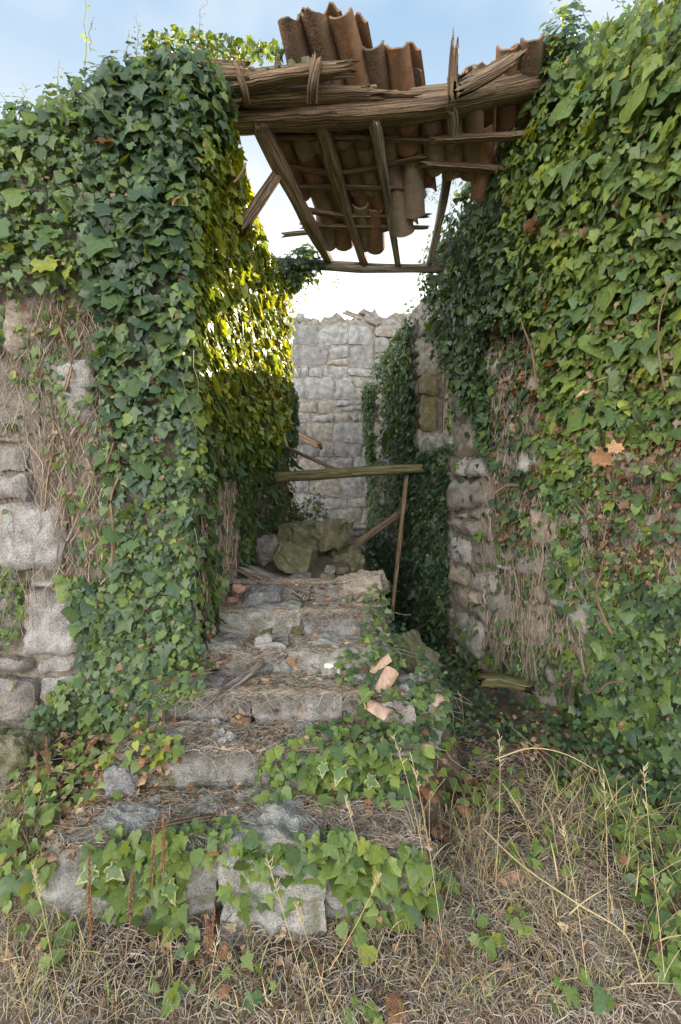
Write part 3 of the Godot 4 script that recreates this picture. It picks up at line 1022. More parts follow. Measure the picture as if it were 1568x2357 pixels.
func build_rubble() -> void:
	# small broken stone lying loose on the treads and beside the steps
	var rng := RandomNumberGenerator.new()
	rng.seed = 77
	var kinds := []
	for i in 6: kinds.append(rough_block(Vector3(1.0, rng.randf_range(0.45, 0.8), rng.randf_range(0.6, 1.0)), 0.22, 0.14, i * 7.0 + 1.0, 9))
	for z in [[640, 1395, 170, 30, 9, 0.05], [640, 1480, 190, 35, 9, 0.05], [620, 1570, 240, 35, 12, 0.05], [600, 1690, 280, 40, 11, 0.05], [560, 1870, 330, 45, 12, 0.045], [930, 1560, 60, 60, 7, 0.06], [760, 1330, 90, 25, 4, 0.06]]:
		for i in z[4]:
			var a := rng.randf() * TAU
			var q := spot(z[0] + cos(a) * sqrt(rng.randf()) * z[2], z[1] + sin(a) * sqrt(rng.randf()) * z[3])
			if -q.z > 4.3: continue
			var sz: float = z[5] * rng.randf_range(0.5, 1.5)
			lone("rubble_stone", "small broken stone lying loose among dry stems on the steps", "stone", kinds[rng.randi() % 6], [M.step, M.lichen, M.step2, M.mossy][rng.randi() % 4], q + UP * sz * 0.18, Basis.from_euler(Vector3(rng.randfn() * 0.3, rng.randf() * TAU, rng.randfn() * 0.3)).scaled_local(Vector3.ONE * sz), "loose stones on the steps")

func roof_at(a: float, d: float) -> Vector3:
	return Vector3(a + 0.27 * (d - 2.9), EYE + 2.37 - 0.286 * (d - 2.9), -d)

func build_roof() -> void:
	var root := thing("gate_roof", "broken roof of curved clay tiles on old timbers over the gateway", "roof", P(800, 250, 2.9))
	var inv := Transform3D(Basis(), -root.position)
	var beam := timber([P(420, 274, 2.9), P(570, 268, 2.9), P(700, 262, 2.88), P(850, 255, 2.87), P(1000, 240, 2.88), P(1100, 222, 2.9), P(1215, 196, 2.93), P(1330, 175, 2.95)], 0.17, 0.15, 2.0, 0.92, 0.10, 0.06, 0.03)
	part("beam", beam, M.wood, root, inv)
	part("purlin", timber([P(380, 158, 2.62), P(470, 168, 2.62), P(556, 172, 2.63)], 0.11, 0.10, 7.0, 0.95, 0.12, 0.06, 0.03), M.wood, root, inv)
	part("purlin", timber([P(550, 192, 2.66), P(660, 172, 2.64), P(788, 158, 2.62)], 0.10, 0.085, 9.0, 0.75, 0.16, 0.10, 0.03), M.wood, root, inv)
	part("plank", timber([P(575, 228, 2.76), P(700, 220, 2.76), P(862, 214, 2.78)], 0.09, 0.075, 12.0, 0.8, 0.15, 0.10, 0.03), M.wood, root, inv)
	part("plank", timber([P(830, 222, 2.80), P(960, 222, 2.80)], 0.07, 0.035, 14.0, 0.7, 0.3, 0.08, 0.03), M.wood, root, inv)
	part("peg", timber([P(728, 140, 2.57), P(722, 190, 2.60), P(720, 236, 2.72)], 0.055, 0.06, 15.0, 1.0, 0.2, 0.03, 0.03), M.wood, root, inv)
	part("peg", timber([P(545, 150, 2.58), P(562, 200, 2.62), P(572, 240, 2.72)], 0.035, 0.04, 16.0, 0.8, 0.2, 0.03, 0.03), M.wood, root, inv)
	part("plank", timber([P(1070, 198, 2.72), P(1130, 168, 2.72), P(1192, 128, 2.70)], 0.05, 0.085, 18.0, 0.7, 0.3, 0.09, 0.03), M.wood, root, inv)
	part("post_stub", timber([P(1042, 208, 2.72), P(1044, 150, 2.66), P(1048, 92, 2.60)], 0.05, 0.055, 19.0, 0.75, 0.3, 0.10, 0.03), M.wood, root, inv)
	# rafters running down to the rear purlin
	var raf := [[610, 292, 690, 470, 757, 598, 0.10], [745, 285, 790, 440, 838, 603, 0.10], [868, 285, 886, 450, 916, 607, 0.075], [1042, 262, 1022, 420, 990, 604, 0.075]]
	var k := 0
	for r in raf:
		part("rafter", timber([P(r[0] - 8, r[1] - 20, 2.86), P(r[0], r[1] + 16, 2.95), P(r[2] + [6, 0, 8, 4][k], r[3] + 14, 3.42 + 0.02 * k), P(r[4], r[5], 3.99)], r[6], r[6] * 1.1, 20.0 + k * 3.0, 0.62, 0.2, 0.05, 0.035), [M.wood, M.wood, M.wood_grey, M.wood_grey][k], root, inv)
		k += 1
	part("rafter", timber([P(560, 520, 3.05), P(640, 400, 3.15)], 0.06, 0.07, 33.0), M.wood, root, inv)
	part("purlin", timber([P(560, 600, 4.03), P(720, 608, 4.03), P(860, 616, 4.03), P(1010, 617, 4.03), P(1060, 615, 4.05)], 0.07, 0.065, 41.0, 0.9, 0.2, 0.03, 0.035), M.wood_grey, root, inv)
	part("batten", timber([P(654, 540, 3.86), P(720, 534, 3.86), P(800, 538, 3.86)], 0.03, 0.03, 44.0, 0.8, 0.2, 0.03, 0.03), M.wood_grey, root, inv)
	var rng := RandomNumberGenerator.new()
	rng.seed = 12
	for d in [3.04, 3.20, 3.36, 3.53, 3.66]:
		var e: float = (0.72 if d < 3.2 else 0.45) - rng.randf() * 0.1
		part("batten", timber([roof_at(-0.52 + rng.randf() * 0.12, d) + Vector3(0, -0.055, 0), roof_at(-0.1, d + rng.randfn() * 0.03) + Vector3(0, -0.06, 0), roof_at(e, d + rng.randfn() * 0.03) + Vector3(0, -0.055, 0)], 0.05, 0.028, d * 9.0, 0.7, 0.4, 0.05, 0.04), M.wood, root, inv)
	part("batten", timber([roof_at(0.52, 3.05) + Vector3(0, -0.055, 0), roof_at(1.2, 3.02) + Vector3(0, -0.055, 0)], 0.05, 0.04, 71.0), M.wood, root, inv)
	part("batten", timber([roof_at(0.45, 3.2) + Vector3(0, -0.055, 0), roof_at(1.1, 3.25) + Vector3(0, -0.055, 0)], 0.05, 0.04, 73.0), M.wood, root, inv)
	# tiles
	var kinds := []
	for i in 6: kinds.append(roof_tile(0.44, 0.062, 0.078, i * 3.0, [0.0, 0.25, 0.0, 0.35, 0.1, 0.3][i]))
	var v := Vector3(0.27, -0.286, -1).normalized()
	var nrm := Vector3(0, 1, -0.286).normalized()
	var xx := nrm.cross(v).normalized()
	nrm = v.cross(xx).normalized()
	var cols := []
	# across, front end, rear end
	for q in [[-0.44, 2.80, 3.50], [-0.305, 2.80, 3.68], [-0.17, 2.48, 3.74], [-0.035, 2.46, 3.70], [0.10, 2.50, 3.74], [0.235, 2.63, 3.70], [0.37, 2.62, 3.48], [0.505, 2.90, 3.32], [0.64, 2.92, 3.30], [0.775, 2.92, 3.2]]:
		cols.append(q)
	for i in 4: cols.append([0.70 + i * 0.135, [2.80, 2.76, 2.70, 2.66][i], [3.05, 3.1, 3.3, 3.25][i], 0.13])
	for c in cols:
		var d: float = c[2] - 0.40
		var row := 0
		while d > c[1] - 0.28:
			for cover in [false, true]:
				var dd := maxf(d + rng.randfn() * 0.02, c[1] + (0.0 if not cover else 0.03))
				if cover and rng.randf() < 0.12: continue
				var a: float = c[0] + (0.069 if cover else 0.0) + rng.randfn() * 0.007
				var front: bool = d - 0.31 <= c[1] - 0.28
				var kind: Mesh = kinds[[0, 2, 4][rng.randi() % 3]] if not front else kinds[rng.randi() % 6]
				var p: Vector3 = roof_at(a, dd) + nrm * ((0.035 if cover else 0.012) + row * 0.002 + (c[3] if c.size() > 3 else 0.0))
				var b := Basis(xx, nrm, v)
				if not cover: b = Basis(-xx, -nrm, v)
				b = b.rotated(xx, 0.035 + rng.randfn() * 0.02).rotated(v, rng.randfn() * 0.06).rotated(nrm, rng.randfn() * 0.03)
				part("tile", kind, [M.tile, M.tile2, M.tile3][rng.randi() % 3], root, inv * Transform3D(b, p))
			d -= 0.31
			row += 1
	# slipped tiles hanging below the rest
	for q in [[P(905, 385, 3.30), P(928, 527, 3.62)], [P(948, 330, 3.15), P(952, 455, 3.42)], [P(1112, 290, 3.05), P(1110, 390, 3.28)], [P(745, 455, 3.5), P(752, 548, 3.84)], [P(782, 450, 3.52), P(790, 542, 3.84)], [P(862, 470, 3.5), P(864, 546, 3.80)], [P(830, 470, 3.5), P(838, 540, 3.8)]]:
		var z: Vector3 = (q[1] - q[0]).normalized()
		var x := UP.cross(z).normalized()
		part("tile", kinds[rng.randi() % 3], [M.tile, M.tile3][rng.randi() % 2], root, inv * Transform3D(Basis(-x, -z.cross(x), z), q[0]))
	# moss and earth packed behind the tile heads: small stones on the wall plate
	for q in [[672, 152, 0.03], [705, 146, 0.035], [640, 154, 0.03]]:
		part("packing_stone", rough_block(Vector3.ONE * q[2] * 1.3, 0.5, 0.12, q[0], 4), M.mossy, root, Transform3D(Basis(), P(q[0], q[1], 2.62) - root.position))

func inside(p: Vector2, poly: Array) -> bool:
	return Geometry2D.is_point_in_polygon(p, PackedVector2Array(poly))

func trunk_stem(root: Node3D, pts: Array, r: float, sd: float) -> void:
	part("stem", timber(pts, r * 2.0, r * 2.0, sd, 0.6, 0.12, 0.0, 0.03), M.bark, root, Transform3D(Basis(), -root.position))

# a shoot standing free above the mass, leaves alternating along it
func shoot(list: Array, S: Strands, rng: RandomNumberGenerator, a: Vector3, b: Vector3, n: int, size: float, tone: int) -> void:
	var pts := PackedVector3Array()
	for i in 7:
		var t := i / 6.0
		pts.append(a.lerp(b, t) + Vector3(rng.randfn(), 0, rng.randfn()) * 0.006)
	S.add(pts, 0.0025, 0.0012, Color(0.17, 0.15, 0.07), 4)
	for i in n:
		var t := (i + 0.5) / n
		var side := Vector3(1 if i % 2 == 0 else -1, 0.1, rng.randfn() * 0.6).normalized()
		add_leaf(list, rng, a.lerp(b, t) + side * 0.012, side + Vector3(0, -0.3, 0), Vector3(0.1, 0.5, 0.9) + Vector3(rng.randfn(), rng.randfn(), rng.randfn()) * 0.3, size * (1.15 - 0.6 * t), tone, false)

func build_left_ivy() -> void:
	var root := thing("ivy_plant", "dense dark ivy covering the left gate wall up to the roof beam", "ivy", Vector3(-1.0, 0.4, LEFT_Z + 0.06))
	var rng := RandomNumberGenerator.new()
	rng.seed = 101
	var list := []
	var bare := [Vector2(-400, 815), Vector2(40, 822), Vector2(70, 930), Vector2(110, 1050), Vector2(170, 1160), Vector2(160, 1320), Vector2(185, 1420), Vector2(205, 1500), Vector2(190, 1545), Vector2(100, 1600), Vector2(90, 1660), Vector2(-400, 1660)]
	var thin := [Vector2(-20, 700), Vector2(230, 690), Vector2(260, 900), Vector2(250, 1160), Vector2(290, 1260), Vector2(250, 1330), Vector2(170, 1330), Vector2(110, 1050), Vector2(40, 822)]
	var patch := [Vector2(-100, 1290), Vector2(70, 1270), Vector2(75, 1330), Vector2(60, 1440), Vector2(25, 1500), Vector2(-100, 1500)]
	var rule := func(u: float, y: float) -> Dictionary:
		var x := -4.0 + u
		var px := 784.0 + x / 2.62 * F
		var py := 1178.5 - (y - EYE) / 2.62 * F
		var q := Vector2(px, py)
		var nz := fn.get_noise_2d(px * 0.55, py * 0.55)
		var nz2 := fn.get_noise_2d(px * 0.22 + 300.0, py * 0.22)
		var r := {"dens": 1.0, "thick": 0.13, "size": 0.062 + 0.016 * nz2, "dead": 0.03, "tone": 1.7 + nz * 1.2}
		r.thick = lerpf(0.16, 0.07, smoothstep(600.0, 1100.0, py))
		if px < 230:
			r.tone = 2.2 + nz * 1.3
			r.size = 0.055
		if px > 230 and py > 150 and py < 950:
			r.tone = 1.25 + nz * 1.1
			r.size = 0.075
		if py > 1150:
			r.tone = 1.9 + nz
			r.size = 0.056
		if inside(q, patch):
			r.dens = 0.8
			r.size = 0.042
			r.thick = 0.04
		elif inside(q, bare):
			r.dens = 0.0 if nz < 0.42 else 0.06
		elif inside(q, thin):
			r.dens = clampf(0.42 + 0.7 * nz, 0.06, 1.0)
			r.dead = 0.28
			r.thick = 0.06
			r.size = 0.046
		elif px < 430 and py > 640 and py < 1250:
			r.dens = clampf(0.8 + nz * 0.9, 0.25, 1.0)
			r.dead = 0.07
		return r
	ivy_wall(list, rng, Vector2(-4.0, LEFT_Z), Vector2(LEFT_X + 0.02, LEFT_Z), Vector2(0, 1), 0.35, func(u): return left_top(-4.0 + u), 1150.0, func(u, y): return rule.call(u, y), 0.5)
	# round the corner, down the side of the gateway
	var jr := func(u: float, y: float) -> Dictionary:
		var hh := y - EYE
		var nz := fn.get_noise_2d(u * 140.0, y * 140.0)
		var r := {"dens": 1.0, "thick": 0.22, "size": 0.066, "dead": 0.02, "tone": 4.3 + nz - 2.4 * (1.0 - smoothstep(0.2, 0.7, hh))}  # sunlit patch put into leaf colour: yellow above, darker in the shade below
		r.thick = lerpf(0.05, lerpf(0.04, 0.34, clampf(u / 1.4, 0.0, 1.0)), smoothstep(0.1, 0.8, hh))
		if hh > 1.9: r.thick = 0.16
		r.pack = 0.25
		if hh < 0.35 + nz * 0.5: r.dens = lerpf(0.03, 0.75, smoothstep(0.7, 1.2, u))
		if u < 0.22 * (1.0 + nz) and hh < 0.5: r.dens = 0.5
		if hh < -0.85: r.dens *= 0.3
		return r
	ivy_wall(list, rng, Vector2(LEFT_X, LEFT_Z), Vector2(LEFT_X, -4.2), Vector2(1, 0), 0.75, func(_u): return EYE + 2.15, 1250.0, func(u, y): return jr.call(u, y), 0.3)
	# the swollen corner above the bare jamb
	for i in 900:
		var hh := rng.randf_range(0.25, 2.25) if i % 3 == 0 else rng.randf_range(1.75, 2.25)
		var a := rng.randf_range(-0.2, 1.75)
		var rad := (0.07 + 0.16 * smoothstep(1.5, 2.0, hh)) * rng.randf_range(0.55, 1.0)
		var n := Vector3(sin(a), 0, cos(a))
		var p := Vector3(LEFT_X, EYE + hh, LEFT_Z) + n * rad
		add_leaf(list, rng, p, Vector3.DOWN + n * 0.25 + Vector3(rng.randfn(), rng.randfn() * 0.4, rng.randfn()) * 0.4, n + UP * 0.4 + Vector3(rng.randfn(), rng.randfn(), rng.randfn()) * 0.3, 0.072 * exp(rng.randfn() * 0.25), clampi(int(round((3.6 if a > 0.5 and hh < 1.9 else 1.5) + rng.randfn())), 0, 5), false)  # passage side yellower: sunshine painted into the leaf tone
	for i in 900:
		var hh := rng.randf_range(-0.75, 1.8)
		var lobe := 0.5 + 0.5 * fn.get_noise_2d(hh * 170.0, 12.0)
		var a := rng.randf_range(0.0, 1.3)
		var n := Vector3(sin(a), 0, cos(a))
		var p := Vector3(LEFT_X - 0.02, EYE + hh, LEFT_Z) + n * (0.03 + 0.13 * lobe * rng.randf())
		add_leaf(list, rng, p, Vector3.DOWN + n * 0.3 + Vector3(rng.randfn(), rng.randfn() * 0.4, rng.randfn()) * 0.5, n + UP * 0.4 + Vector3(rng.randfn(), rng.randfn(), rng.randfn()) * 0.35, 0.066 * exp(rng.randfn() * 0.3), clampi(int(round((3.7 if a > 0.4 and hh > 0.3 else 2.0) + rng.randfn())), 0, 5), false)  # sun on the turned side is given by a yellower palette tone
	# loose curtain hanging into the passage from the end of the roof
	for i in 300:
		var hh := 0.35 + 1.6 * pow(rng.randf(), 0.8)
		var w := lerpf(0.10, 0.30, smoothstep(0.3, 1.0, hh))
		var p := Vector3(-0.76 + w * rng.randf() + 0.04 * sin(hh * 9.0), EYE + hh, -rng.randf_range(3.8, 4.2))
		add_leaf(list, rng, p, Vector3.DOWN + Vector3(rng.randfn(), rng.randfn() * 0.4, rng.randfn()) * 0.4, Vector3(0.8, 0.4, 0.4) + Vector3(rng.randfn(), rng.randfn(), rng.randfn()) * 0.5, 0.062 * exp(rng.randfn() * 0.28), clampi(int(round(4.5 + rng.randfn())), 3, 5), false)  # only yellowish tones, standing in for sun shining through the curtain
	# thick hump along the top
	for i in 2400:
		var x := rng.randf_range(-2.3, -0.7)
		var rv := Vector3(rng.randfn(), rng.randfn(), rng.randfn()).normalized()
		var p := Vector3(x, left_top(x) + 0.02, LEFT_Z - 0.10) + rv * Vector3(0.1, 0.19, 0.26) * pow(rng.randf(), 0.45)
		add_leaf(list, rng, p, Vector3.DOWN + rv * 0.9, rv + Vector3(0, 0.5, 0.5), 0.058 * exp(rng.randfn() * 0.3), clampi(int(round(2.0 + rng.randfn())), 0, 5), rng.randf() < 0.03)
	# over the old purlin to the tiles
	for i in 650:
		var px := rng.randf_range(330, 650)
		var k := 1.0 - absf(px - 420.0) / 260.0
		var p := P(px, 138 - rng.randf() * (30.0 + 45.0 * maxf(k, 0.0)), rng.randf_range(2.56, 2.8))
		add_leaf(list, rng, p, Vector3(rng.randfn(), rng.randfn() - 0.5, rng.randfn()), Vector3(rng.randfn(), 0.8 + rng.randfn(), 0.8 + rng.randfn()), rng.randf_range(0.03, 0.06), clampi(int(round(2.2 + rng.randfn())), 0, 5), rng.randf() < 0.06)
	# foot of the wall
	for i in 900:
		var px := rng.randf_range(60, 470)
		var py := rng.randf_range(1510, 1680) - maxf(0.0, px - 330.0) * 0.5
		var s := spot(px, py)
		if -s.z > 2.62: continue
		add_leaf(list, rng, s + Vector3(0, rng.randf() * 0.10 + 0.01, 0), Vector3(rng.randfn() * 0.6, -0.6, 0.7), Vector3(rng.randfn() * 0.35, 0.9, 0.6), rng.randf_range(0.04, 0.075), clampi(int(round(1.8 + rng.randfn())), 0, 4), rng.randf() < 0.10)
	var S := Strands.new()
	shoot(list, S, rng, P(200, 150, 2.55), P(193, -40, 2.5), 9, 0.045, 3)
	shoot(list, S, rng, P(205, 120, 2.55), P(215, 40, 2.5), 4, 0.05, 4)
	shoot(list, S, rng, P(320, 110, 2.6), P(314, 28, 2.6), 14, 0.022, 1)
	shoot(list, S, rng, P(445, 100, 2.6), P(474, -10, 2.6), 16, 0.024, 1)
	shoot(list, S, rng, P(290, 130, 2.6), P(300, 70, 2.6), 6, 0.03, 1)
	shoot(list, S, rng, P(480, 120, 2.6), P(490, 80, 2.6), 3, 0.07, 0)
	shoot(list, S, rng, P(130, 200, 2.6), P(138, 140, 2.6), 6, 0.03, 3)
	shoot(list, S, rng, P(60, 240, 2.6), P(55, 190, 2.6), 5, 0.035, 3)
	for k in 26:   # sprigs that break the outline
		var px := rng.randf_range(10, 640)
		var top := 1178.5 - (left_top((px - 784.0) / F * 2.62) - EYE) / 2.62 * F - 55.0
		if px > 430: top = 130.0
		var a := P(px, top + 30, 2.6)
		shoot(list, S, rng, a, a + Vector3(rng.randfn() * 0.05, rng.randf_range(0.06, 0.16), rng.randfn() * 0.04), 5, 0.035, 1 + rng.randi() % 3)
	creepers(S, rng, Vector2(-4.0, LEFT_Z), Vector2(LEFT_X, LEFT_Z), Vector2(0, 1), 4.0 - 1.80, 4.0 - 1.15, EYE + 0.3, EYE + 1.1, 230, 0.0022, 0.06)
	creepers(S, rng, Vector2(-4.0, LEFT_Z), Vector2(LEFT_X, LEFT_Z), Vector2(0, 1), 4.0 - 1.55, 4.0 - 1.2, EYE - 0.5, EYE + 0.3, 170, 0.0026, 0.055)
	creepers(S, rng, Vector2(-4.0, LEFT_Z), Vector2(LEFT_X, LEFT_Z), Vector2(0, 1), 4.0 - 1.9, 4.0 - 1.4, EYE - 0.7, EYE + 0.2, 60, 0.0018, 0.075)
	creepers(S, rng, Vector2(LEFT_X, LEFT_Z), Vector2(LEFT_X, -4.2), Vector2(1, 0), 0.05, 1.5, EYE - 0.75, EYE + 0.75, 1500, 0.0045, 0.03)
	var rt := part("rootlets", S.mesh(), M.strand, root, Transform3D(Basis(), -root.position))
	rt.set_meta("kind", "stuff")
	var z := 2.52
	trunk_stem(root, [P(235, 1090, z), P(262, 1020, z), P(250, 960, z), P(300, 880, z)], 0.011, 3.0)
	trunk_stem(root, [P(255, 1330, z), P(262, 1240, z), P(255, 1150, z), P(275, 1090, z), P(268, 1040, z)], 0.009, 4.0)
	trunk_stem(root, [P(150, 900, z), P(165, 830, z), P(140, 760, z), P(150, 700, z)], 0.008, 5.0)
	trunk_stem(root, [P(220, 460, z), P(240, 410, z), P(230, 360, z)], 0.007, 6.0)
	trunk_stem(root, [P(540, 420, 2.40), P(556, 400, 2.38), P(566, 375, 2.38)], 0.006, 7.0)
	trunk_stem(root, [P(105, 1180, 2.55), P(110, 1100, 2.54), P(125, 1010, 2.54), P(115, 900, 2.54)], 0.007, 8.0)
	finish_leaves(root, list)

func build_right_ivy() -> void:
	var root := thing("ivy_plant", "large ivy with brown patches spreading over the right gate wall", "ivy", Vector3(1.5, 0.25, -2.5))
	var far := thing("ivy_plant", "dark glossy ivy on the passage wall around the window opening", "ivy", Vector3(0.9, 0.25, -4.6))
	var rng := RandomNumberGenerator.new()
	rng.seed = 202
	var list := []
	var flist := []
	var S := Strands.new()
	for s in [0, 1, 2, 3, 4]:
		var a: Vector2 = RP[s]
		var b: Vector2 = RP[s + 1]
		var L := a.distance_to(b)
		var dir := (b - a) / L
		var nrm := Vector2(dir.y, -dir.x)
		var t0: float = RTOP[s]
		var t1: float = RTOP[s + 1]
		var rule := func(u: float, y: float) -> Dictionary:
			var q := a + dir * u
			var d := -q.y
			var h := y - EYE
			var px := 784.0 + q.x / d * F
			var py := 1178.5 - h / d * F
			var nz := fn.get_noise_2d(d * 170.0 + 40.0, y * 170.0)
			var nz2 := fn.get_noise_2d(d * 500.0, y * 60.0)
			var r := {"dens": 1.0, "thick": 0.14, "size": 0.066, "dead": 0.04, "tone": 2.2 + nz}
			r.thick = lerpf(0.08, 0.34 if s < 3 else 0.16, smoothstep(0.3, 2.2, h))
			if s < 3 and py < 1100 and px > 1230:
				r.tone = 2.9 + nz
				r.size = 0.074
			if px < 1250: r.tone = 1.1 + nz
			if py > 1350:
				r.tone = 2.0 + nz * 0.8
				r.size = 0.062
			if s == 2:
				# bare blocks next to the opening
				if d > 3.72 and py > 800.0 + (4.4 - d) * 420.0 and py < 1480: r.dens = 0.03
				elif d > 3.2 and d < 3.75 and py > 760 and py < 1250:
					r.dens = clampf(0.40 + nz * 0.8, 0.12, 1.0)
					r.dead = 0.46
					r.thick = 0.06
				elif d > 2.9 and py > 1180 and py < 1690:
					r.dens = clampf(0.20 + nz2 * 1.3, 0.02, 0.9)
					r.thick = 0.04
					r.dead = 0.10
				elif py < 1000: r.size = 0.06
			if s == 1:
				if px > 1390 and py > 1010 and py < 1340:
					r.dens = 0.75
					r.dead = 0.60
					r.thick = 0.08
					r.size = 0.055
				elif py > 1150 and py < 1650 and px < 1390:
					r.dens = clampf(0.30 + nz2 * 1.3, 0.04, 1.0)
					r.dead = 0.12
					r.thick = 0.05
				elif py > 700 and py <= 1150: r.dead = 0.20
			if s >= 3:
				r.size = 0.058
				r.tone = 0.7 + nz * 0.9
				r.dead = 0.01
			if s == 3:
				r.dens = 1.0 if h < 0.62 else 0.22
				if h > 1.0 and h < 1.7: r.dens = 0.0
			if s == 4:
				r.dens = 1.0
				if px < 905 + 25.0 * nz and px > 872 and py > 830: r.dens = 0.06
				if py > 1060 and d > 5.6: r.dens = 0.3
				if h < -0.3: r.dens = 0.45
			return r
		var into := list if s < 3 else flist
		ivy_wall(into, rng, a, b, nrm, 0.2, func(u): return EYE + lerpf(t0, t1, u / L) if s != 3 else EYE + 0.58, [1000.0, 1250.0, 1350.0, 1300.0, 900.0][s], func(u, y): return rule.call(u, y), 0.5 if s < 3 else 0.2)
		if s == 2:
			creepers(S, rng, a, b, nrm, 0.0, 0.85, 0.25, EYE + 1.3, 520, 0.0026, 0.055)
		if s == 1:
			creepers(S, rng, a, b, nrm, 0.0, 0.95, 0.5, EYE + 0.8, 420, 0.0028, 0.05)
	# masses over the ends of the roof
	for i in 1900:
		var t := rng.randf()
		var c := P(1262, 70, 2.75).lerp(P(1222, 420, 3.2), t)
		var rv := Vector3(rng.randfn(), rng.randfn(), rng.randfn()).normalized()
		var p := c + rv * Vector3(0.13, 0.22, 0.16) * pow(rng.randf(), 0.4) + Vector3(0.10, 0, 0)
		add_leaf(list, rng, p, Vector3.DOWN + rv * 0.7, Vector3(-0.4, 0.45, 0.8) + rv * 0.5, 0.06 * exp(rng.randfn() * 0.3), clampi(int(round(1.8 + rng.randfn())), 0, 4), false)
	# the jamb beside the window opening
	for i in 420:
		var h := rng.randf_range(0.5, 2.1)
		var p := Vector3(1.0 + rng.randf_range(-0.06, 0.10), EYE + h, -4.36 - rng.randf_range(0.0, 0.12))
		if rng.randf() > 0.75: continue
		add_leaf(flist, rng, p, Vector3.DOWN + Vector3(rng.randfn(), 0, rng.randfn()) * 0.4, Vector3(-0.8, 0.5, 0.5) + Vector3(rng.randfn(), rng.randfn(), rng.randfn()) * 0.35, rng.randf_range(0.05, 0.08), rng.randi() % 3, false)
	# lane floor and foot of the wall
	for i in 2100:
		var px := rng.randf_range(960, 1568)
		var py := rng.randf_range(1480, 1820) + maxf(0.0, px - 1350.0) * 0.45
		if px < 1250 and py > 1720: continue
		var q := spot(px, py)
		if -q.z > 5.5 or -q.z < 1.9: continue
		add_leaf(list, rng, q + Vector3(0, rng.randf() * 0.10 + 0.01, 0), Vector3(rng.randfn() * 0.6, -0.4, 0.8), Vector3(rng.randfn() * 0.4 - 0.2, 0.9, 0.5), rng.randf_range(0.035, 0.07), clampi(int(round(1.2 + rng.randfn())), 0, 4), rng.randf() < 0.05)
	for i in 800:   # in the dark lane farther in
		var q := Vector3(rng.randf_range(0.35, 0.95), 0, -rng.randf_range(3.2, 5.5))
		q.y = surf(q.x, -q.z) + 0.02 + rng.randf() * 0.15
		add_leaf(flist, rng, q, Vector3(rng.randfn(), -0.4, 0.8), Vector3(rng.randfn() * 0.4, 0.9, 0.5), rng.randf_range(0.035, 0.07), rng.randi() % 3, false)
	for k in 30:
		var q: Vector2 = RP[1].lerp(RP[3], rng.randf())
		var t := clampf((-q.y - 2.2) / 0.9, 0, 1)
		var y := EYE + (lerpf(2.12, 2.52, t) if q.y > -3.1 else lerpf(2.52, 2.22, (-q.y - 3.1) / 1.3)) + 0.22
		var a := Vector3(q.x - 0.12 + rng.randfn() * 0.1, y, q.y)
		shoot(list, S, rng, a, a + Vector3(rng.randfn() * 0.06, rng.randf_range(0.08, 0.22), rng.randfn() * 0.05), 6, 0.04, 2 + rng.randi() % 3)
	var SF := Strands.new()
	for k in 34:   # uneven sprigs on the far wall top, added to roughen its shadow edge
		var q: Vector2 = RP[3].lerp(RP[5], rng.randf())
		var a := Vector3(q.x - 0.05 + rng.randfn() * 0.06, EYE + RTOP[4] + 0.04, q.y)
		shoot(flist, SF, rng, a, a + Vector3(rng.randfn() * 0.10, rng.randf_range(0.08, 0.34), rng.randfn() * 0.10), 9, 0.075, rng.randi() % 3)
	part("stems", SF.mesh(), M.strand, far, Transform3D(Basis(), -far.position)).set_meta("kind", "stuff")
	part("rootlets", S.mesh(), M.strand, root, Transform3D(Basis(), -root.position)).set_meta("kind", "stuff")
	trunk_stem(root, [P(1235, 880, 3.08), P(1222, 800, 3.12), P(1195, 720, 3.2), P(1205, 680, 3.2)], 0.006, 13.0)
	trunk_stem(root, [P(1130, 1140, 3.35), P(1165, 1118, 3.30), P(1195, 1118, 3.2)], 0.012, 14.0)
	trunk_stem(root, [P(1410, 1460, 2.46), P(1385, 1410, 2.50), P(1372, 1360, 2.52), P(1390, 1300, 2.48)], 0.007, 15.0)
	trunk_stem(root, [P(1375, 1595, 2.46), P(1400, 1572, 2.42), P(1440, 1568, 2.36)], 0.006, 16.0)
	trunk_stem(root, [P(1530, 900, 2.14), P(1515, 800, 2.14), P(1520, 720, 2.12), P(1545, 640, 2.08)], 0.004, 17.0)
	finish_leaves(root, list)
	finish_leaves(far, flist, 220)

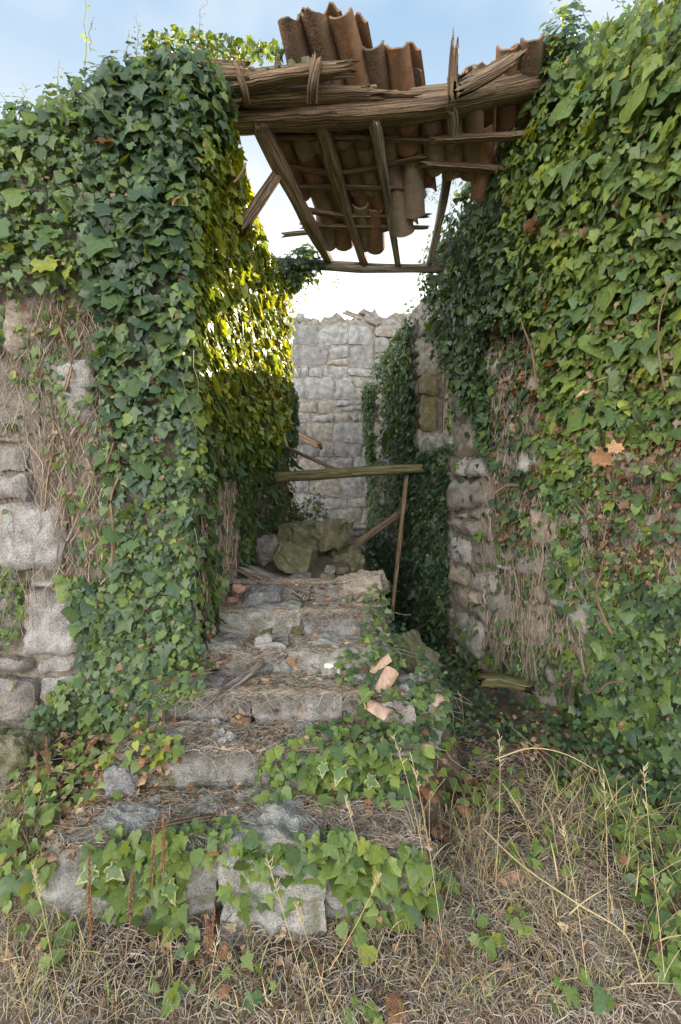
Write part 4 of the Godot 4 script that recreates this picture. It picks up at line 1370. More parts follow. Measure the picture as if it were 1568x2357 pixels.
# ivy hanging round the rear purlin, and the shrub behind the steps
func build_inner_plants() -> void:
	var rng := RandomNumberGenerator.new()
	rng.seed = 303
	var root := thing("ivy_plant", "round clump of ivy hanging on the rear purlin under the roof", "ivy", P(670, 690, 4.0))
	var list := []
	var S := Strands.new()
	for i in 1000:
		var rv := Vector3(rng.randfn(), rng.randfn(), rng.randfn()).normalized()
		var c := P(650, 640, 4.0).lerp(P(720, 600, 4.0), rng.randf())
		var p := c + rv * Vector3(0.15, 0.15, 0.15) * pow(rng.randf(), 0.5)
		add_leaf(list, rng, p, Vector3.DOWN + rv * 0.6, rv + UP * 0.5 + Vector3(0, 0, 0.4), 0.05 * exp(rng.randfn() * 0.3), clampi(int(round(0.9 + rng.randfn())), 0, 3), false)
	for q in [[700, 660, 690, 745], [725, 650, 738, 690], [770, 635, 785, 680], [680, 690, 660, 790], [640, 690, 632, 780]]:
		shoot(list, S, rng, P(q[0], q[1], 3.95), P(q[2], q[3], 3.95), 12, 0.035, 3)
	for q in [[985, 400, 972, 470], [1000, 420, 988, 465], [960, 430, 955, 462]]:
		shoot(list, S, rng, P(q[0] + 20, q[1], 3.6), P(q[2], q[3], 3.6), 14, 0.026, 0)
	part("stems", S.mesh(), M.strand, root, Transform3D(Basis(), -root.position)).set_meta("kind", "stuff")
	finish_leaves(root, list, 120)
	# more on the passage wall behind the gate
	var back := thing("ivy_plant", "ivy trailing over the top of the low passage wall behind the gate", "ivy", Vector3(-0.75, 0.9, -5.0))
	var bl := []
	var rule := func(u: float, y: float) -> Dictionary:
		var nz := fn.get_noise_2d(u * 140.0, y * 140.0)
		var r := {"dens": 1.0, "thick": 0.14, "size": 0.06, "dead": 0.03, "tone": 1.6 + nz}
		if y < EYE + 0.9 + nz * 0.6: r.dens = 0.45 if u < 1.0 else 0.12
		return r
	ivy_wall(bl, rng, Vector2(LEFT_X + 0.02, -4.21), Vector2(-0.72, -6.6), Vector2(1, 0), 1.2, func(_u): return EYE + 1.55, 800.0, func(u, y): return rule.call(u, y), 0.3)
	var S2 := Strands.new()
	creepers(S2, rng, Vector2(LEFT_X + 0.02, -4.21), Vector2(-0.72, -6.6), Vector2(1, 0), 0.1, 2.3, EYE - 0.4, EYE + 1.5, 700, 0.004, 0.03)
	part("rootlets", S2.mesh(), M.strand, back, Transform3D(Basis(), -back.position)).set_meta("kind", "stuff")
	finish_leaves(back, bl, 150)
	# leafy bramble on the earth in front of the far wall
	var qi := 0
	for q in [[690, 1150, 6.6, 0.42, "leafy green bramble at the foot of the far wall, left of the gap"], [820, 1190, 6.0, 0.30, "low dark bramble at the foot of the far wall, behind the leaning plank"]]:
		var base := P(q[0], 1200, q[2])
		base.y = surf(base.x, q[2])
		var b := thing("bramble", q[4], "shrub", base)
		var ll := []
		var SS := Strands.new()
		for i in 26:
			var dir := Vector3(rng.randfn() * 0.8, 1.0, rng.randfn() * 0.6).normalized()
			var tip: Vector3 = base + dir * q[3] * rng.randf_range(0.7, 1.4) + Vector3(0, 0.02, 0)
			var root_p: Vector3 = base + Vector3(rng.randfn() * 0.14, -0.02, rng.randfn() * 0.1)
			SS.add(PackedVector3Array([root_p, root_p.lerp(tip, 0.5) + Vector3(0, 0.05, 0), tip]), 0.004, 0.002, Color(0.12, 0.10, 0.05))
			for k in 16:
				var p := root_p.lerp(tip, rng.randf_range(0.2, 1.05)) + Vector3(rng.randfn(), rng.randfn(), rng.randfn()) * 0.05
				add_leaf(ll, rng, p, Vector3(rng.randfn(), rng.randfn() * 0.5 - 0.2, rng.randfn()), UP + Vector3(rng.randfn(), rng.randfn(), rng.randfn() + 0.6) * 0.5, rng.randf_range(0.05, 0.085), clampi(int(round(2.0 + rng.randfn())), 0, 4), false, 4)
		part("stems", SS.mesh(), M.strand, b, Transform3D(Basis(), -b.position)).set_meta("kind", "stuff")
		finish_leaves(b, ll, 60)
		qi += 1

# ivy creeping over the steps and the bank: ellipses (centre, radii) and leaf count
func ground_ivy(label: String, spots: Array, size: float, tone: float, dead: float, sd: int, varie := 0) -> void:
	leaf_scale = 0.72
	var rng := RandomNumberGenerator.new()
	rng.seed = sd
	var c := spot(spots[0][0], spots[0][1])
	var root := thing("ivy_plant", label, "ivy", c)
	var list := []
	var S := Strands.new()
	for e in spots:
		var pts := []
		for i in int(e[4]):
			var a := rng.randf() * TAU
			var r := sqrt(rng.randf())
			var q := spot(e[0] + cos(a) * r * e[2], e[1] + sin(a) * r * e[3])
			if -q.z > 5.0: continue
			pts.append(q)
			var lift := rng.randf() * 0.05 + 0.012
			var p := q + Vector3(0, lift, lift * 0.7)
			add_leaf(list, rng, p, Vector3(rng.randfn() * 0.7, -0.55 + rng.randfn() * 0.3, 0.75), Vector3(rng.randfn() * 0.4, 0.85, 0.75) + Vector3(0, rng.randfn(), rng.randfn()) * 0.3, size * exp(rng.randfn() * 0.28), clampi(int(round(tone + rng.randfn() * 0.7)), 0, 5), rng.randf() < dead)
		for i in pts.size() / 5:
			var p0: Vector3 = pts[rng.randi() % pts.size()]
			var p1: Vector3 = pts[rng.randi() % pts.size()]
			if p0.distance_to(p1) > 0.3: continue
			var st := PackedVector3Array()
			for k in 6:
				var p := p0.lerp(p1, k / 5.0)
				st.append(Vector3(p.x + rng.randfn() * 0.008, surf(p.x, -p.z) + 0.015, p.z))
			S.add(st, 0.0025, 0.0018, Color(0.16, 0.12, 0.06))
	if S.v.size() > 0:
		part("stems", S.mesh(), M.strand, root, Transform3D(Basis(), -root.position)).set_meta("kind", "stuff")
	for i in varie:   # young leaves with a yellow edge: the yellow blade shows round the green one
		var e: Array = spots[0]
		var q := spot(e[0] + rng.randf_range(-0.9, 0.9) * e[2], e[1] + rng.randf_range(-0.5, 0.8) * e[3])
		var f := leaf_frame(q + Vector3(0, 0.06, 0.06), Vector3(rng.randfn() * 0.8, -0.8, 0.45), Vector3(rng.randfn() * 0.5, 0.6, 0.9), size * rng.randf_range(0.9, 1.3))
		var k := 0
		var lf := part("leaf", LEAFMESH[k], M.variegated, root, Transform3D(Basis(), -root.position) * f)
		lf.set_meta("label", "leaf with a pale yellow edge")
	finish_leaves(root, list, 200)

func lone(called: String, label: String, category: String, mesh: Mesh, m: Material, at: Vector3, b := Basis(), group := "") -> MeshInstance3D:
	var o := part(called, mesh, m, self, Transform3D(b, at))
	tag(o, label, category, group)
	return o

func build_debris() -> void:
	var rng := RandomNumberGenerator.new()
	rng.seed = 404
	# timbers lying in the passage
	var t := thing("floor_beam", "mossy round beam spanning the passage from wall to wall", "beam", P(800, 1095, 4.7))
	part("beam", timber([P(590, 1106, 4.7), P(640, 1098, 4.7), P(720, 1094, 4.7), P(800, 1088, 4.72), P(900, 1081, 4.74), P(985, 1078, 4.75), P(1035, 1076, 4.75)], 0.095, 0.09, 51.0, 0.8, 0.2, 0.03, 0.04), M.wood_moss, t, Transform3D(Basis(), -t.position))
	for q in [["leaning_pole", "thin dark pole slanting down to the mossy beam", P(590, 1000, 5.6), P(640, 1022, 5.4), P(768, 1078, 5.0), 0.04, M.wood],
		["leaning_pole", "short charred pole slanting against the far wall above the beam", P(655, 984, 8.1), P(690, 1002, 8.0), P(737, 1028, 7.6), 0.11, M.wood],
		["leaning_plank", "mossy plank leaning from the mossy block up to the right wall", P(800, 1268, 4.45), P(870, 1216, 4.7), P(945, 1165, 5.2), 0.08, M.wood],
		["prop_post", "dark upright post standing in the sunken lane under the mossy beam", P(937, 1085, 4.85), P(922, 1230, 4.8), P(903, 1405, 4.75), 0.036, M.wood],
		["weathered_plank", "split grey weathered plank lying on top of the steps", P(566, 1312, 3.50), P(640, 1340, 3.38), P(706, 1368, 3.26), 0.115, M.wood_grey],
		["broken_stick", "splintered grey stick lying slantwise on the third step", P(508, 1600, 2.32), P(555, 1568, 2.46), P(602, 1532, 2.62), 0.036, M.wood_grey],
		["rotten_board", "dark rotten board lying in the ivy of the lane", P(1120, 1566, 3.35), P(1160, 1568, 3.3), P(1215, 1582, 3.2), 0.10, M.wood_moss],
		["reddish_board", "reddish broken board lying beside the ivy on the third step", P(362, 1568, 2.50), P(420, 1558, 2.52), P(485, 1550, 2.55), 0.07, M.wood],
		["dry_stick", "thin dry stick lying across the second tread in the litter", P(395, 1894, 1.80), P(440, 1885, 1.84), P(478, 1878, 1.86), 0.018, M.wood]]:
		var o := thing(q[0], q[1], "timber", q[3])
		var p0: Vector3 = q[2]
		var p1: Vector3 = q[3]
		var p2: Vector3 = q[4]
		part("shaft", timber([p0, p1, p2], q[5], q[5] * (0.7 if q[0].ends_with("plank") or q[0].ends_with("board") else 1.0), p0.x * 31.0 + 60.0, 0.85, 0.25, 0.08, 0.025), q[6], o, Transform3D(Basis(), -o.position))
	# stones of the fallen heap
	var rocks := [["mossy_block", "long squared mossy block on top of the rubble heap", 728, 1232, 4.35, Vector3(0.60, 0.21, 0.30), 0.08, M.mossy, 0.06],
		["mossy_boulder", "wedge-shaped mossy boulder below the squared mossy block", 680, 1284, 3.75, Vector3(0.30, 0.20, 0.24), 0.30, M.mossy, -0.22],
		["grey_boulder", "small grey boulder beside the mossy boulder at the passage wall", 612, 1264, 4.1, Vector3(0.20, 0.16, 0.2), 0.4, M.granite2, 0.5],
		["mossy_block", "squared mossy block under the long one, ivy leaves before it", 792, 1290, 4.3, Vector3(0.26, 0.16, 0.25), 0.2, M.mossy, 0.0],
		["pale_rock", "pale rough rock under the weathered plank", 600, 1380, 3.18, Vector3(0.22, 0.14, 0.2), 0.45, M.lichen2, 0.2],
		["capping_stone", "rounded stone wrapped in dry roots at the head of the steps", 835, 1350, 3.35, Vector3(0.30, 0.17, 0.26), 0.35, M.granite3, 0.1],
		["leaning_stone", "long mossy stone leaning against the right side of the steps", 955, 1512, 3.0, Vector3(0.30, 0.17, 0.22), 0.35, M.mossy, -0.75],
		["grey_stone", "small grey stone on the fourth step below a brown leaf", 606, 1476, 2.72, Vector3(0.085, 0.06, 0.07), 0.5, M.granite, 0.2],
		["pinkish_stone", "small pinkish stone at the ivy edge beside the fifth step", 482, 1452, 2.75, Vector3(0.06, 0.06, 0.05), 0.45, M.granite3, 0.4],
		["side_block", "rough block with dry roots at the right end of the third step", 905, 1652, 2.36, Vector3(0.22, 0.17, 0.2), 0.25, M.granite2, 0.05],
		["mossy_stone", "dark rounded moss-covered stone below the bare granite wall", 30, 1738, 2.30, Vector3(0.24, 0.17, 0.22), 0.55, M.mossy, 0.0],
		["grey_slab", "upright grey stone at the end of the second step, ivy round it", 282, 1792, 2.06, Vector3(0.11, 0.15, 0.12), 0.4, M.lichen2, 0.35],
		["field_stone", "pale half-buried stone in the dry grass of the bank", 1480, 2420, 1.48, Vector3(0.30, 0.10, 0.2), 0.55, M.lichen, 0.1]
		]
	for r in rocks:
		var at := P(r[2], r[3], r[4])
		lone(r[0], r[1], "stone", rough_block(r[5], r[6], 0.11, r[2] * 0.7, 14, 0.1), r[7], at, Basis.from_euler(Vector3(rng.randfn() * 0.1, rng.randfn() * 0.3, r[8])))
	# bits of brick, tile and plaster on the treads
	var bits := [["brick_piece", "long pale brick piece among the plaster bits on the third step", 600, 1573, Vector3(0.10, 0.03, 0.05), M.brick], ["brick_piece", "small red brick piece leaning by the plaster on the third step", 578, 1592, Vector3(0.035, 0.03, 0.04), M.brick],
		["brick_piece", "flat orange brick sliver beside the plaster bits", 640, 1580, Vector3(0.12, 0.018, 0.04), M.brick], ["brick_piece", "flat brown brick piece below the edge of the third step", 552, 1668, Vector3(0.09, 0.04, 0.06), M.tile3],
		["tile_piece", "orange roof tile piece beside the pale rock at the fifth step", 535, 1388, Vector3(0.12, 0.05, 0.08), M.brick], ["tile_piece", "dark orange tile piece at the passage wall under the roots", 548, 1360, Vector3(0.09, 0.05, 0.08), M.brick],
		["brick_piece", "lone orange brick piece in the dry grass of the bank", 1180, 2035, Vector3(0.12, 0.035, 0.05), M.brick],
		["plaster_lump", "largest white plaster lump on the third step", 768, 1548, Vector3(0.085, 0.065, 0.06), M.plaster], ["plaster_lump", "flat white plaster slab at the left end of the third step", 455, 1590, Vector3(0.075, 0.03, 0.05), M.plaster]]
	for b in bits:
		var at := spot(b[2], b[3])
		lone(b[0], b[1], "debris", rough_block(b[4], 0.14, 0.10, b[2], 6), b[5], at + UP * b[4].y * 0.35, Basis.from_euler(Vector3(rng.randfn() * 0.15, rng.randfn() * 0.5, rng.randfn() * 0.15)))
	for q in [[700, 1570], [736, 1568], [622, 1590], [646, 1586], [668, 1578], [560, 1602], [590, 1583], [684, 1584], [530, 1588], [712, 1582]]:
		lone("plaster_bit", "small white plaster bit scattered on the third step", "debris", rough_block(Vector3(rng.randf_range(0.018, 0.05), 0.02, rng.randf_range(0.018, 0.04)), 0.35, 0.15, q[0], 4), M.plaster, spot(q[0], q[1]) + UP * 0.008, Basis.from_euler(Vector3(0, rng.randf() * 3.0, 0)), "plaster bits on the third step")
	for q in [[620, 1880], [535, 1876], [548, 1872], [510, 1890], [470, 1880], [352, 1892]]:
		lone("plaster_bit", "small white plaster bit in the litter of the lowest tread", "debris", rough_block(Vector3(rng.randf_range(0.02, 0.04), 0.018, 0.025), 0.4, 0.15, q[0], 4), M.plaster, spot(q[0], q[1]) + UP * 0.012, Basis.from_euler(Vector3(0, rng.randf() * 3.0, 0)), "plaster bits on the lowest tread")
	# curved tile pieces at the right of the third step
	var tp := roof_tile(0.15, 0.036, 0.042, 3.0, 0.4)
	for q in [[975, 1592, 0.5, "curved tile piece with roots at the right end of the third step"], [852, 1560, 1.4, "upright curved tile piece standing in the ivy of the steps"], [868, 1612, 2.4, "curved tile piece fallen below the upright one in the ivy"], [838, 1625, 0.9, "broken tile half sunk in ivy below the plaster lump"]]:
		var at := spot(q[0], q[1])
		lone("tile_piece", q[3], "debris", tp, M.tile_old, at + UP * 0.02, Basis.from_euler(Vector3(0.2 if q[2] < 1.0 else -0.7, q[2], 0.1)))
	# larger fallen leaves
	for q in [[600, 1450, 0.10, 0], [820, 1462, 0.10, 1], [670, 1520, 0.07, 0], [690, 1545, 0.06, 1], [525, 1528, 0.10, 0], [345, 1568, 0.09, 0], [735, 1480, 0.09, 1], [480, 1390, 0.08, 3], [506, 1380, 0.07, 0], [700, 1476, 0.06, 1], [645, 1455, 0.05, 2], [760, 1380, 0.05, 1], [720, 1395, 0.05, 1], [600, 1412, 0.05, 1], [845, 1392, 0.06, 1], [690, 1640, 0.05, 0], [570, 1680, 0.06, 1], [530, 1655, 0.05, 2]]:
		fallen(rng, q, "curled brown leaf lying on the stone steps", "dry leaves on the steps")
	for q in [[1098, 1922, 0.11, 2], [950, 1745, 0.09, 2], [1005, 1842, 0.12, 3], [985, 1835, 0.10, 0], [1062, 1800, 0.09, 1], [1135, 1830, 0.08, 2], [1020, 1935, 0.10, 1], [1090, 1890, 0.09, 0], [1180, 1850, 0.07, 2], [990, 1960, 0.07, 1]]:
		fallen(rng, q, "large dry tan leaf lying on the grassy bank", "dry leaves on the grassy bank")
	for i in 46:
		var a := rng.randf() * TAU
		var r := sqrt(rng.randf())
		fallen(rng, [205 + cos(a) * r * 140, 1765 + sin(a) * r * 110, rng.randf_range(0.045, 0.075), [1, 2, 2, 0][rng.randi() % 4]], "tan curled ivy leaf in the litter below the left wall", "dry leaves below the left wall")
	for q in [[100, 600, 0.13, 5, "large yellow leaf caught in the ivy of the left wall", 2.45], [1370, 1042, 0.10, 0, "large reddish brown leaf caught in the ivy of the right wall", 2.25], [1405, 1022, 0.07, 1, "curled tan leaf caught beside the reddish brown one", 2.2]]:
		var m: Material = M.leaf5 if q[3] == 5 else M["dead%d" % q[3]]
		lone("caught_leaf", q[4], "leaf", LEAFMESH[7], m, P(q[0], q[1], q[5]), leaf_frame(Vector3.ZERO, Vector3(0.5, -0.7, 0.2), Vector3(0.1, 0.3, 1), q[2]).basis)

func fallen(rng: RandomNumberGenerator, q: Array, label: String, group: String) -> void:
	var s := spot(q[0], q[1])
	var a := rng.randf() * TAU
	var f := leaf_frame(Vector3.ZERO, Vector3(cos(a), rng.randfn() * 0.25, sin(a)), UP + Vector3(rng.randfn() * 0.3, 0, 0.45), q[2] * 0.95)
	lone("fallen_leaf", label, "leaf", LEAFMESH[5 + rng.randi() % 3], M["dead%d" % q[3]], s + UP * (0.014 + q[2] * 0.12), f.basis, group)

func build_litter() -> void:
	var rng := RandomNumberGenerator.new()
	rng.seed = 505
	# dead, wiry stems matted over treads and bank: ellipse, count, length
	var S := Strands.new()
	var zones := [[690, 1385, 190, 45, 1900, 0.16], [660, 1440, 190, 50, 1900, 0.16], [640, 1520, 220, 55, 2300, 0.16], [620, 1590, 260, 40, 900, 0.16], [600, 1660, 280, 45, 2200, 0.18], [560, 1700, 260, 40, 400, 0.16], [560, 1860, 330, 45, 1900, 0.18], [820, 1870, 170, 50, 900, 0.16], [450, 1800, 230, 60, 700, 0.14], [980, 1650, 60, 60, 260, 0.14],
		[700, 2240, 760, 120, 1100, 0.13], [1100, 2130, 330, 200, 2300, 0.14], [1120, 1900, 230, 170, 1500, 0.15], [1040, 1740, 90, 60, 350, 0.14], [150, 2150, 180, 120, 500, 0.12], [1420, 2050, 200, 200, 900, 0.14], [60, 1850, 80, 120, 200, 0.12], [830, 1360, 60, 40, 200, 0.14], [300, 1890, 200, 40, 350, 0.16], [420, 2330, 460, 60, 350, 0.10], [1150, 2320, 430, 70, 900, 0.12], [1000, 2000, 120, 160, 500, 0.14]]
	for z in zones:
		for i in z[4]:
			var a := rng.randf() * TAU
			var r := sqrt(rng.randf())
			var q := spot(z[0] + cos(a) * r * z[2], z[1] + sin(a) * r * z[3])
			if -q.z > 4.4: continue
			if fn.get_noise_2d(q.x * 220.0, q.z * 220.0) < rng.randf_range(-0.9, 0.0): continue
			var dir := rng.randf() * TAU
			var len: float = z[5] * rng.randf_range(0.4, 1.5)
			var pts := PackedVector3Array()
			var x := q.x
			var d := -q.z
			var lift := rng.randf() * 0.022
			var last := surf(x, d)
			for k in 6:
				var here := surf(x, d)
				if absf(here - last) > 0.05: break   # those at the edge of a step end there
				last = here
				pts.append(Vector3(x, here + 0.006 + lift * sin(PI * k / 5.0) + rng.randf() * 0.008, -d))
				dir += rng.randfn() * 0.5
				x += cos(dir) * len / 6.0
				d += sin(dir) * len / 6.0
			if pts.size() < 3: continue
			var t := rng.randf_range(0.4, 1.35)
			var g := rng.randf()
			if rng.randf() < 0.15: len *= 1.8
			var col := Color(0.44 * t, 0.34 * t, 0.235 * t).lerp(Color(0.42 * t, 0.375 * t, 0.32 * t), g)
			if rng.randf() < 0.18: col = Color(0.26 * t, 0.15 * t, 0.08 * t)
			S.add(pts, rng.randf_range(0.0009, 0.0024), 0.0008, col)
	# roots hanging over the edges of the steps
	for k in STEPS.size():
		var s: Array = STEPS[k]
		var n: int = [160, 420, 1100, 700, 850, 520][k]
		for i in n:
			var x := rng.randf_range(s[2] + 0.05, s[3] - 0.02)
			if fn.get_noise_2d(x * 260.0, k * 90.0) < rng.randf_range(-0.5, 0.35): continue
			var y: float = s[1] + 0.012
			var z: float = -(s[0] + 0.05)
			var pts := PackedVector3Array()
			var len := rng.randf_range(0.03, 0.17)
			var drift := rng.randfn() * 0.012
			for j in 7:
				pts.append(Vector3(x, y, z + rng.randfn() * 0.006))
				x += drift + rng.randfn() * 0.018
				if j < 2: z += 0.030
				else:
					y -= len / 5.0 * rng.randf_range(0.3, 1.4)
					drift += rng.randfn() * 0.008
				z += rng.randfn() * 0.005
			var t := rng.randf_range(0.5, 1.3)
			S.add(pts, rng.randf_range(0.001, 0.0022) if rng.randf() < 0.85 else 0.0035, 0.0008, Color(0.33 * t, 0.285 * t, 0.235 * t))
	var o := part("dry_stem_mat", S.mesh(), M.strand, self)
	tag(o, "mat of dead wiry stems and roots over the steps and bank", "dry stems", "", "stuff")
	# small brown leaves
	var list := []
	for z in [[650, 1400, 200, 60, 170], [620, 1530, 230, 60, 160], [560, 1690, 280, 60, 110], [200, 1770, 190, 130, 420], [100, 1900, 120, 120, 120], [500, 1860, 300, 50, 90], [1000, 1850, 170, 130, 110], [1150, 2050, 250, 250, 220], [600, 2230, 600, 110, 260], [1200, 1690, 160, 50, 110], [1250, 1760, 150, 60, 90]]:
		for i in z[4]:
			var a := rng.randf() * TAU
			var r := sqrt(rng.randf())
			var q := spot(z[0] + cos(a) * r * z[2], z[1] + sin(a) * r * z[3])
			if -q.z > 4.6: continue
			var b := rng.randf() * TAU
			add_leaf(list, rng, q + UP * (0.008 + rng.randf() * 0.02), Vector3(cos(b), rng.randfn() * 0.3, sin(b)), UP + Vector3(rng.randfn(), 0, rng.randfn() + 0.5) * 0.4, rng.randf_range(0.03, 0.062), rng.randi() % 4, true)
	var lm := part("leaf_litter", merged_leaves(list), M.litter, self)
	tag(lm, "scattered small brown leaf litter over the steps and bank", "leaf litter", "", "stuff")

func build_grass() -> void:
	var rng := RandomNumberGenerator.new()
	rng.seed = 606
	# fine dry and green grass of the bank
	var S := Strands.new()
	for z in [[1240, 1990, 200, 190, 330, 0.20, 0.12], [1330, 1900, 130, 100, 200, 0.24, 0.14], [1480, 2080, 110, 230, 260, 0.20, 0.30], [1130, 2150, 330, 170, 520, 0.13, 0.15], [700, 2290, 760, 70, 900, 0.12, 0.2], [120, 2230, 150, 110, 260, 0.16, 0.2], [1040, 1990, 110, 130, 200, 0.2, 0.1], [40, 1950, 60, 120, 120, 0.16, 0.4]]:
		for i in z[4]:
			var a := rng.randf() * TAU
			var r := sqrt(rng.randf())
			var q := spot(z[0] + cos(a) * r * z[2], z[1] + sin(a) * r * z[3])
			if -q.z > 3.2: continue
			if fn.get_noise_2d(q.x * 300.0 + 90.0, q.z * 300.0) < rng.randf_range(-0.6, 0.3): continue
			var len: float = z[5] * rng.randf_range(0.4, 1.2)
			var lean := Vector3(rng.randfn() * 0.35, 1, rng.randfn() * 0.35).normalized()
			var bend := Vector3(rng.randfn(), -0.4, rng.randfn()) * len * 0.3
			var pts := PackedVector3Array()
			for k in 6:
				var t := k / 5.0
				pts.append(q - UP * 0.01 + lean * len * t + bend * t * t)
			var k2 := rng.randf_range(0.7, 1.25)
			var col := Color(0.46 * k2, 0.335 * k2, 0.145 * k2).lerp(Color(0.40 * k2, 0.33 * k2, 0.225 * k2), rng.randf())
			if rng.randf() < z[6]: col = Color(0.19 * k2, 0.25 * k2, 0.08 * k2)
			if rng.randf() < 0.55: S.blade(pts, rng.randf_range(0.002, 0.0065), col, Vector3(rng.randfn(), 0, rng.randfn()).normalized())
			else:
				S.add(pts, 0.0013, 0.0008, col)
				# oat-like spikelets near the tip
				if rng.randf() < 0.22 and z[5] > 0.25:
					for j in 5:
						var b := pts[5 - (j % 3)] + Vector3(rng.randfn(), rng.randfn(), rng.randfn()) * 0.014
						S.add(PackedVector3Array([b, b + Vector3(0, -0.004, 0), b + Vector3(0, -0.010, 0)]), 0.0022, 0.0008, Color(0.55, 0.46, 0.27), 4)
	var o := part("dry_grass", S.mesh(), M.strand, self)
	tag(o, "fine golden and green grass growing on the bank", "grass", "", "stuff")
	# single tall stalks with plume heads
	for q in [[75, 1990, 130, 2230, 150, 2400, 1], [612, 1965, 660, 2120, 735, 2400, 0], [680, 2080, 720, 2200, 790, 2400, 1], [795, 1835, 830, 1960, 845, 2020, 1], [875, 2015, 830, 2120, 760, 2230, 1], [30, 2220, 60, 2320, 90, 2420, 1], [1150, 1690, 1155, 1830, 1140, 2050, 0], [1055, 1590, 1075, 1640, 1060, 1700, 0], [1480, 1760, 1500, 1960, 1530, 2250, 0], [945, 1730, 985, 1900, 1020, 2180, 0], [905, 1690, 960, 1840, 990, 2080, 0], [1390, 1780, 1400, 1950, 1400, 2150, 0], [1285, 1860, 1330, 2050, 1350, 2250, 0], [505, 2140, 480, 2260, 470, 2400, 0]]:
		var d: float = 1.42 if q[5] > 2200 else -spot(q[4], q[5]).z - 0.02
		var foot := P(q[4], q[5], d)
		var hd := maxf(d - 0.02, 1.2)
		var t := thing("grass_stalk", "dry grass stalk with a pale plume rising before the steps" if q[6] == 1 else "thin bare dry grass stalk rising from the bank", "grass", foot, "plumed grass stalks" if q[6] == 1 else "bare grass stalks")
		var pts := PackedVector3Array()
		for k in 9:
			var s := k / 8.0
			var px: float = lerpf(lerpf(q[4], q[2], s), lerpf(q[2], q[0], s), s)
			var py: float = lerpf(lerpf(q[5], q[3], s), lerpf(q[3], q[1], s), s)
			pts.append(P(px, py, lerpf(d, hd, s)) - foot)
		var A := Strands.new()
		A.add(pts, 0.0011, 0.0007, Color(0.50, 0.38, 0.20), 5)
		part("stem", A.mesh(), M.strand, t)
		var H := Strands.new()
		var n := 46 if q[6] == 1 else 12
		for k in n:
			var s := rng.randf()
			var p := pts[8].lerp(pts[6], s * (0.8 if q[6] == 1 else 1.0))
			var out := Vector3(rng.randfn(), 0.5, rng.randfn()).normalized() * (0.008 if q[6] == 1 else 0.016) * rng.randf_range(0.5, 1.2)
			H.add(PackedVector3Array([p, p + out * 0.6 + UP * 0.004, p + out + UP * 0.010]), 0.0018, 0.0008, Color(0.56, 0.45, 0.27) * rng.randf_range(0.8, 1.1), 3)
		part("seed_head", H.mesh(), M.strand, t).set_meta("kind", "stuff")
	# long bent stems lying over the bank
	for q in [[[P(1140, 1748, 2.35), P(1220, 1722, 2.35), P(1300, 1735, 2.3), P(1375, 1775, 2.25)], "arched dry bramble stem over the grassy bank"], [[P(1110, 1905, 2.0), P(1200, 1990, 1.82), P(1330, 2080, 1.66), P(1440, 2150, 1.56), P(1480, 2260, 1.45)], "long pale stem lying down the grassy bank"], [[P(1010, 1880, 2.0), P(1070, 1915, 1.95), P(1120, 1935, 1.9)], "dark broken twig beside the large tan leaf"]]:
		var t := thing("fallen_twig" if q[1].begins_with("dark") else "dry_bramble", q[1], "twig", q[0][0])
		part("stem", timber(q[0], 0.0055, 0.0055, 4.0, 0.5, 0.1, 0.0, 0.03), M.straw if not q[1].begins_with("dark") else M.wood, t, Transform3D(Basis(), -t.position))
	# rust-brown seed spikes of wall pennywort
	for q in [[205, 1955, 208, 2150], [305, 1985, 298, 2110], [354, 1872, 350, 2010], [380, 1865, 376, 1995], [470, 2065, 478, 2160], [494, 2055, 484, 2170], [85, 1690, 92, 1830], [108, 1680, 112, 1790]]:
		var far: bool = q[1] < 1700
		var d := 2.15 if far else 1.62
		var foot := P(q[2], q[3], d)
		var top := P(q[0] + rng.randfn() * 9.0, q[1] + rng.randf() * 40.0, d + rng.randfn() * 0.03)
		var t := thing("pennywort_spike", "rust-brown seed spike in the litter under the left wall" if far else "rust-brown seed spike standing before the lowest step", "plant", foot, "seed spikes under the left wall" if far else "seed spikes before the lowest step")
		var A := Strands.new()
		var L := top - foot
		A.add(PackedVector3Array([Vector3(0, -0.05, 0), L * 0.5 + Vector3(0.004, 0, 0), L]), 0.0024, 0.0012, Color(0.22, 0.09, 0.045), 5)
		part("stem", A.mesh(), M.strand, t)
		var B := Strands.new()
		var n := int(L.length() * 420.0)
		for k in n:
			var s := float(k) / n
			var a := k * 2.4
			var p := L * s
			if rng.randf() < 0.25: continue
			var r := 0.009 * (1.0 - 0.6 * s) * rng.randf_range(0.6, 1.3)
			var o2 := Vector3(cos(a), 0.15, sin(a)) * r
			B.add(PackedVector3Array([p, p + o2 * 0.6 + UP * 0.001, p + o2 + Vector3(0, -0.006, 0)]), 0.0012, 0.0024, Color(0.20, 0.095, 0.05) * rng.randf_range(0.6, 1.4), 4)
		part("seed_pods", B.mesh(), M.strand, t).set_meta("kind", "stuff")

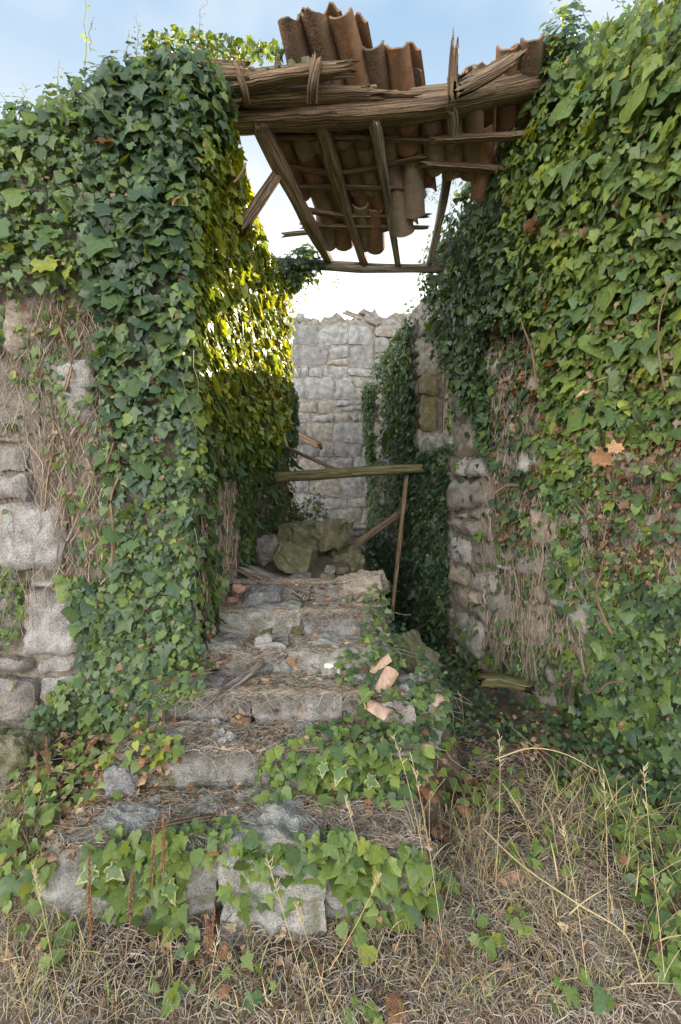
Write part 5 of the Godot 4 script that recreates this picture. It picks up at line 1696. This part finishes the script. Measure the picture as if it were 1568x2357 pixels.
func _ready() -> void:
	fn.seed = 4
	fn.frequency = 0.02
	fn.noise_type = FastNoiseLite.TYPE_SIMPLEX_SMOOTH
	fn.fractal_octaves = 2
	# camera
	var cam := Camera3D.new()
	cam.name = "camera"
	cam.position = Vector3(0, EYE, 0)
	cam.fov = rad_to_deg(2.0 * atan(1178.5 / F))
	cam.far = 400.0
	cam.near = 0.05
	add_child(cam)
	cam.current = true
	# sky and exposure
	var env := Environment.new()
	env.background_mode = Environment.BG_SKY
	env.sky = make_sky()
	env.background_energy_multiplier = 1.0
	env.tonemap_mode = Environment.TONE_MAPPER_LINEAR
	env.tonemap_exposure = 3.7
	env.sdfgi_enabled = true
	env.ssao_enabled = true
	env.ssil_enabled = true
	var we := WorldEnvironment.new()
	we.name = "environment"
	we.environment = env
	add_child(we)
	# sun
	var sun := DirectionalLight3D.new()
	sun.name = "sun"
	sun.light_color = Color(1.0, 0.95, 0.86)
	sun.light_energy = 1.6
	sun.light_angular_distance = 0.5
	sun.shadow_enabled = true
	add_child(sun)
	sun.look_at_from_position(SUN_TO * 20.0, Vector3.ZERO, UP)

	make_materials()
	M.litter = M.leaf_any.duplicate()
	M.litter.backlight = Color(0.5, 0.35, 0.2) * 0.4
	M.litter.roughness = 0.85
	make_leaves()
	bake_heights()
	# the setting
	var g := part("ground", ground_mesh(), M.soil, self)
	g.set_meta("kind", "structure")
	tag(g, "bare brown earth bank under the dry stems", "ground")
	build_walls()
	build_steps()
	build_roof()
	# plants
	build_left_ivy()
	build_right_ivy()
	build_inner_plants()
	ground_ivy("yellow-edged ivy hanging over the face of the lowest step", [[330, 2040, 110, 110, 95], [330, 1980, 130, 60, 50], [430, 2160, 40, 60, 14]], 0.062, 3.0, 0.02, 611, 3)
	ground_ivy("bright ivy spreading along the edge of the lowest step, around the bare stone", [[720, 1980, 170, 55, 90], [900, 2040, 130, 85, 120], [560, 1960, 110, 40, 40], [480, 1920, 90, 40, 25], [610, 2060, 90, 50, 34]], 0.058, 3.1, 0.02, 612)
	ground_ivy("ivy with yellow-edged leaves in the middle of the second step", [[740, 1760, 120, 75, 90], [820, 1800, 120, 60, 70], [640, 1800, 60, 60, 25]], 0.062, 3.0, 0.02, 613, 3)
	ground_ivy("small dark ivy running down the right end of the steps", [[900, 1760, 90, 110, 170], [880, 1480, 50, 90, 130], [840, 1560, 70, 60, 90], [930, 1640, 110, 70, 150], [850, 1690, 110, 50, 90], [870, 1400, 40, 40, 50]], 0.046, 2.1, 0.02, 614)
	ground_ivy("light green ivy mixed with tan leaves below the left wall", [[290, 1730, 140, 60, 110], [190, 1790, 140, 90, 80], [370, 1690, 60, 40, 25]], 0.055, 3.6, 0.12, 615)
	ground_ivy("sparse ivy on the bank left of the lowest step", [[60, 2000, 60, 120, 45], [40, 1900, 60, 60, 25], [120, 1850, 60, 60, 20]], 0.06, 3.4, 0.05, 616)
	ground_ivy("few ivy leaves in the wiry stems of the bank", [[1140, 2140, 80, 60, 30], [1190, 1980, 60, 40, 16], [1060, 1790, 110, 90, 60], [1150, 1820, 80, 60, 36], [1300, 1960, 90, 70, 30]], 0.045, 3.2, 0.05, 617)
	ground_ivy("scattered weak ivy sprigs on the dark earth before the lowest step", [[110, 2160, 90, 60, 16], [570, 2250, 70, 60, 12], [820, 2150, 60, 60, 12], [870, 2330, 90, 30, 10], [410, 2290, 60, 40, 6], [1330, 2290, 70, 40, 10]], 0.05, 3.3, 0.1, 619)
	ground_ivy("ivy creeping out of the grass below the right wall", [[1500, 1950, 90, 140, 170], [1530, 2150, 60, 130, 90], [1430, 1870, 80, 70, 90], [1350, 1800, 90, 50, 70]], 0.055, 3.0, 0.03, 618)
	build_debris()
	build_rubble()
	build_litter()
	build_grass()
	print("things ", get_child_count())
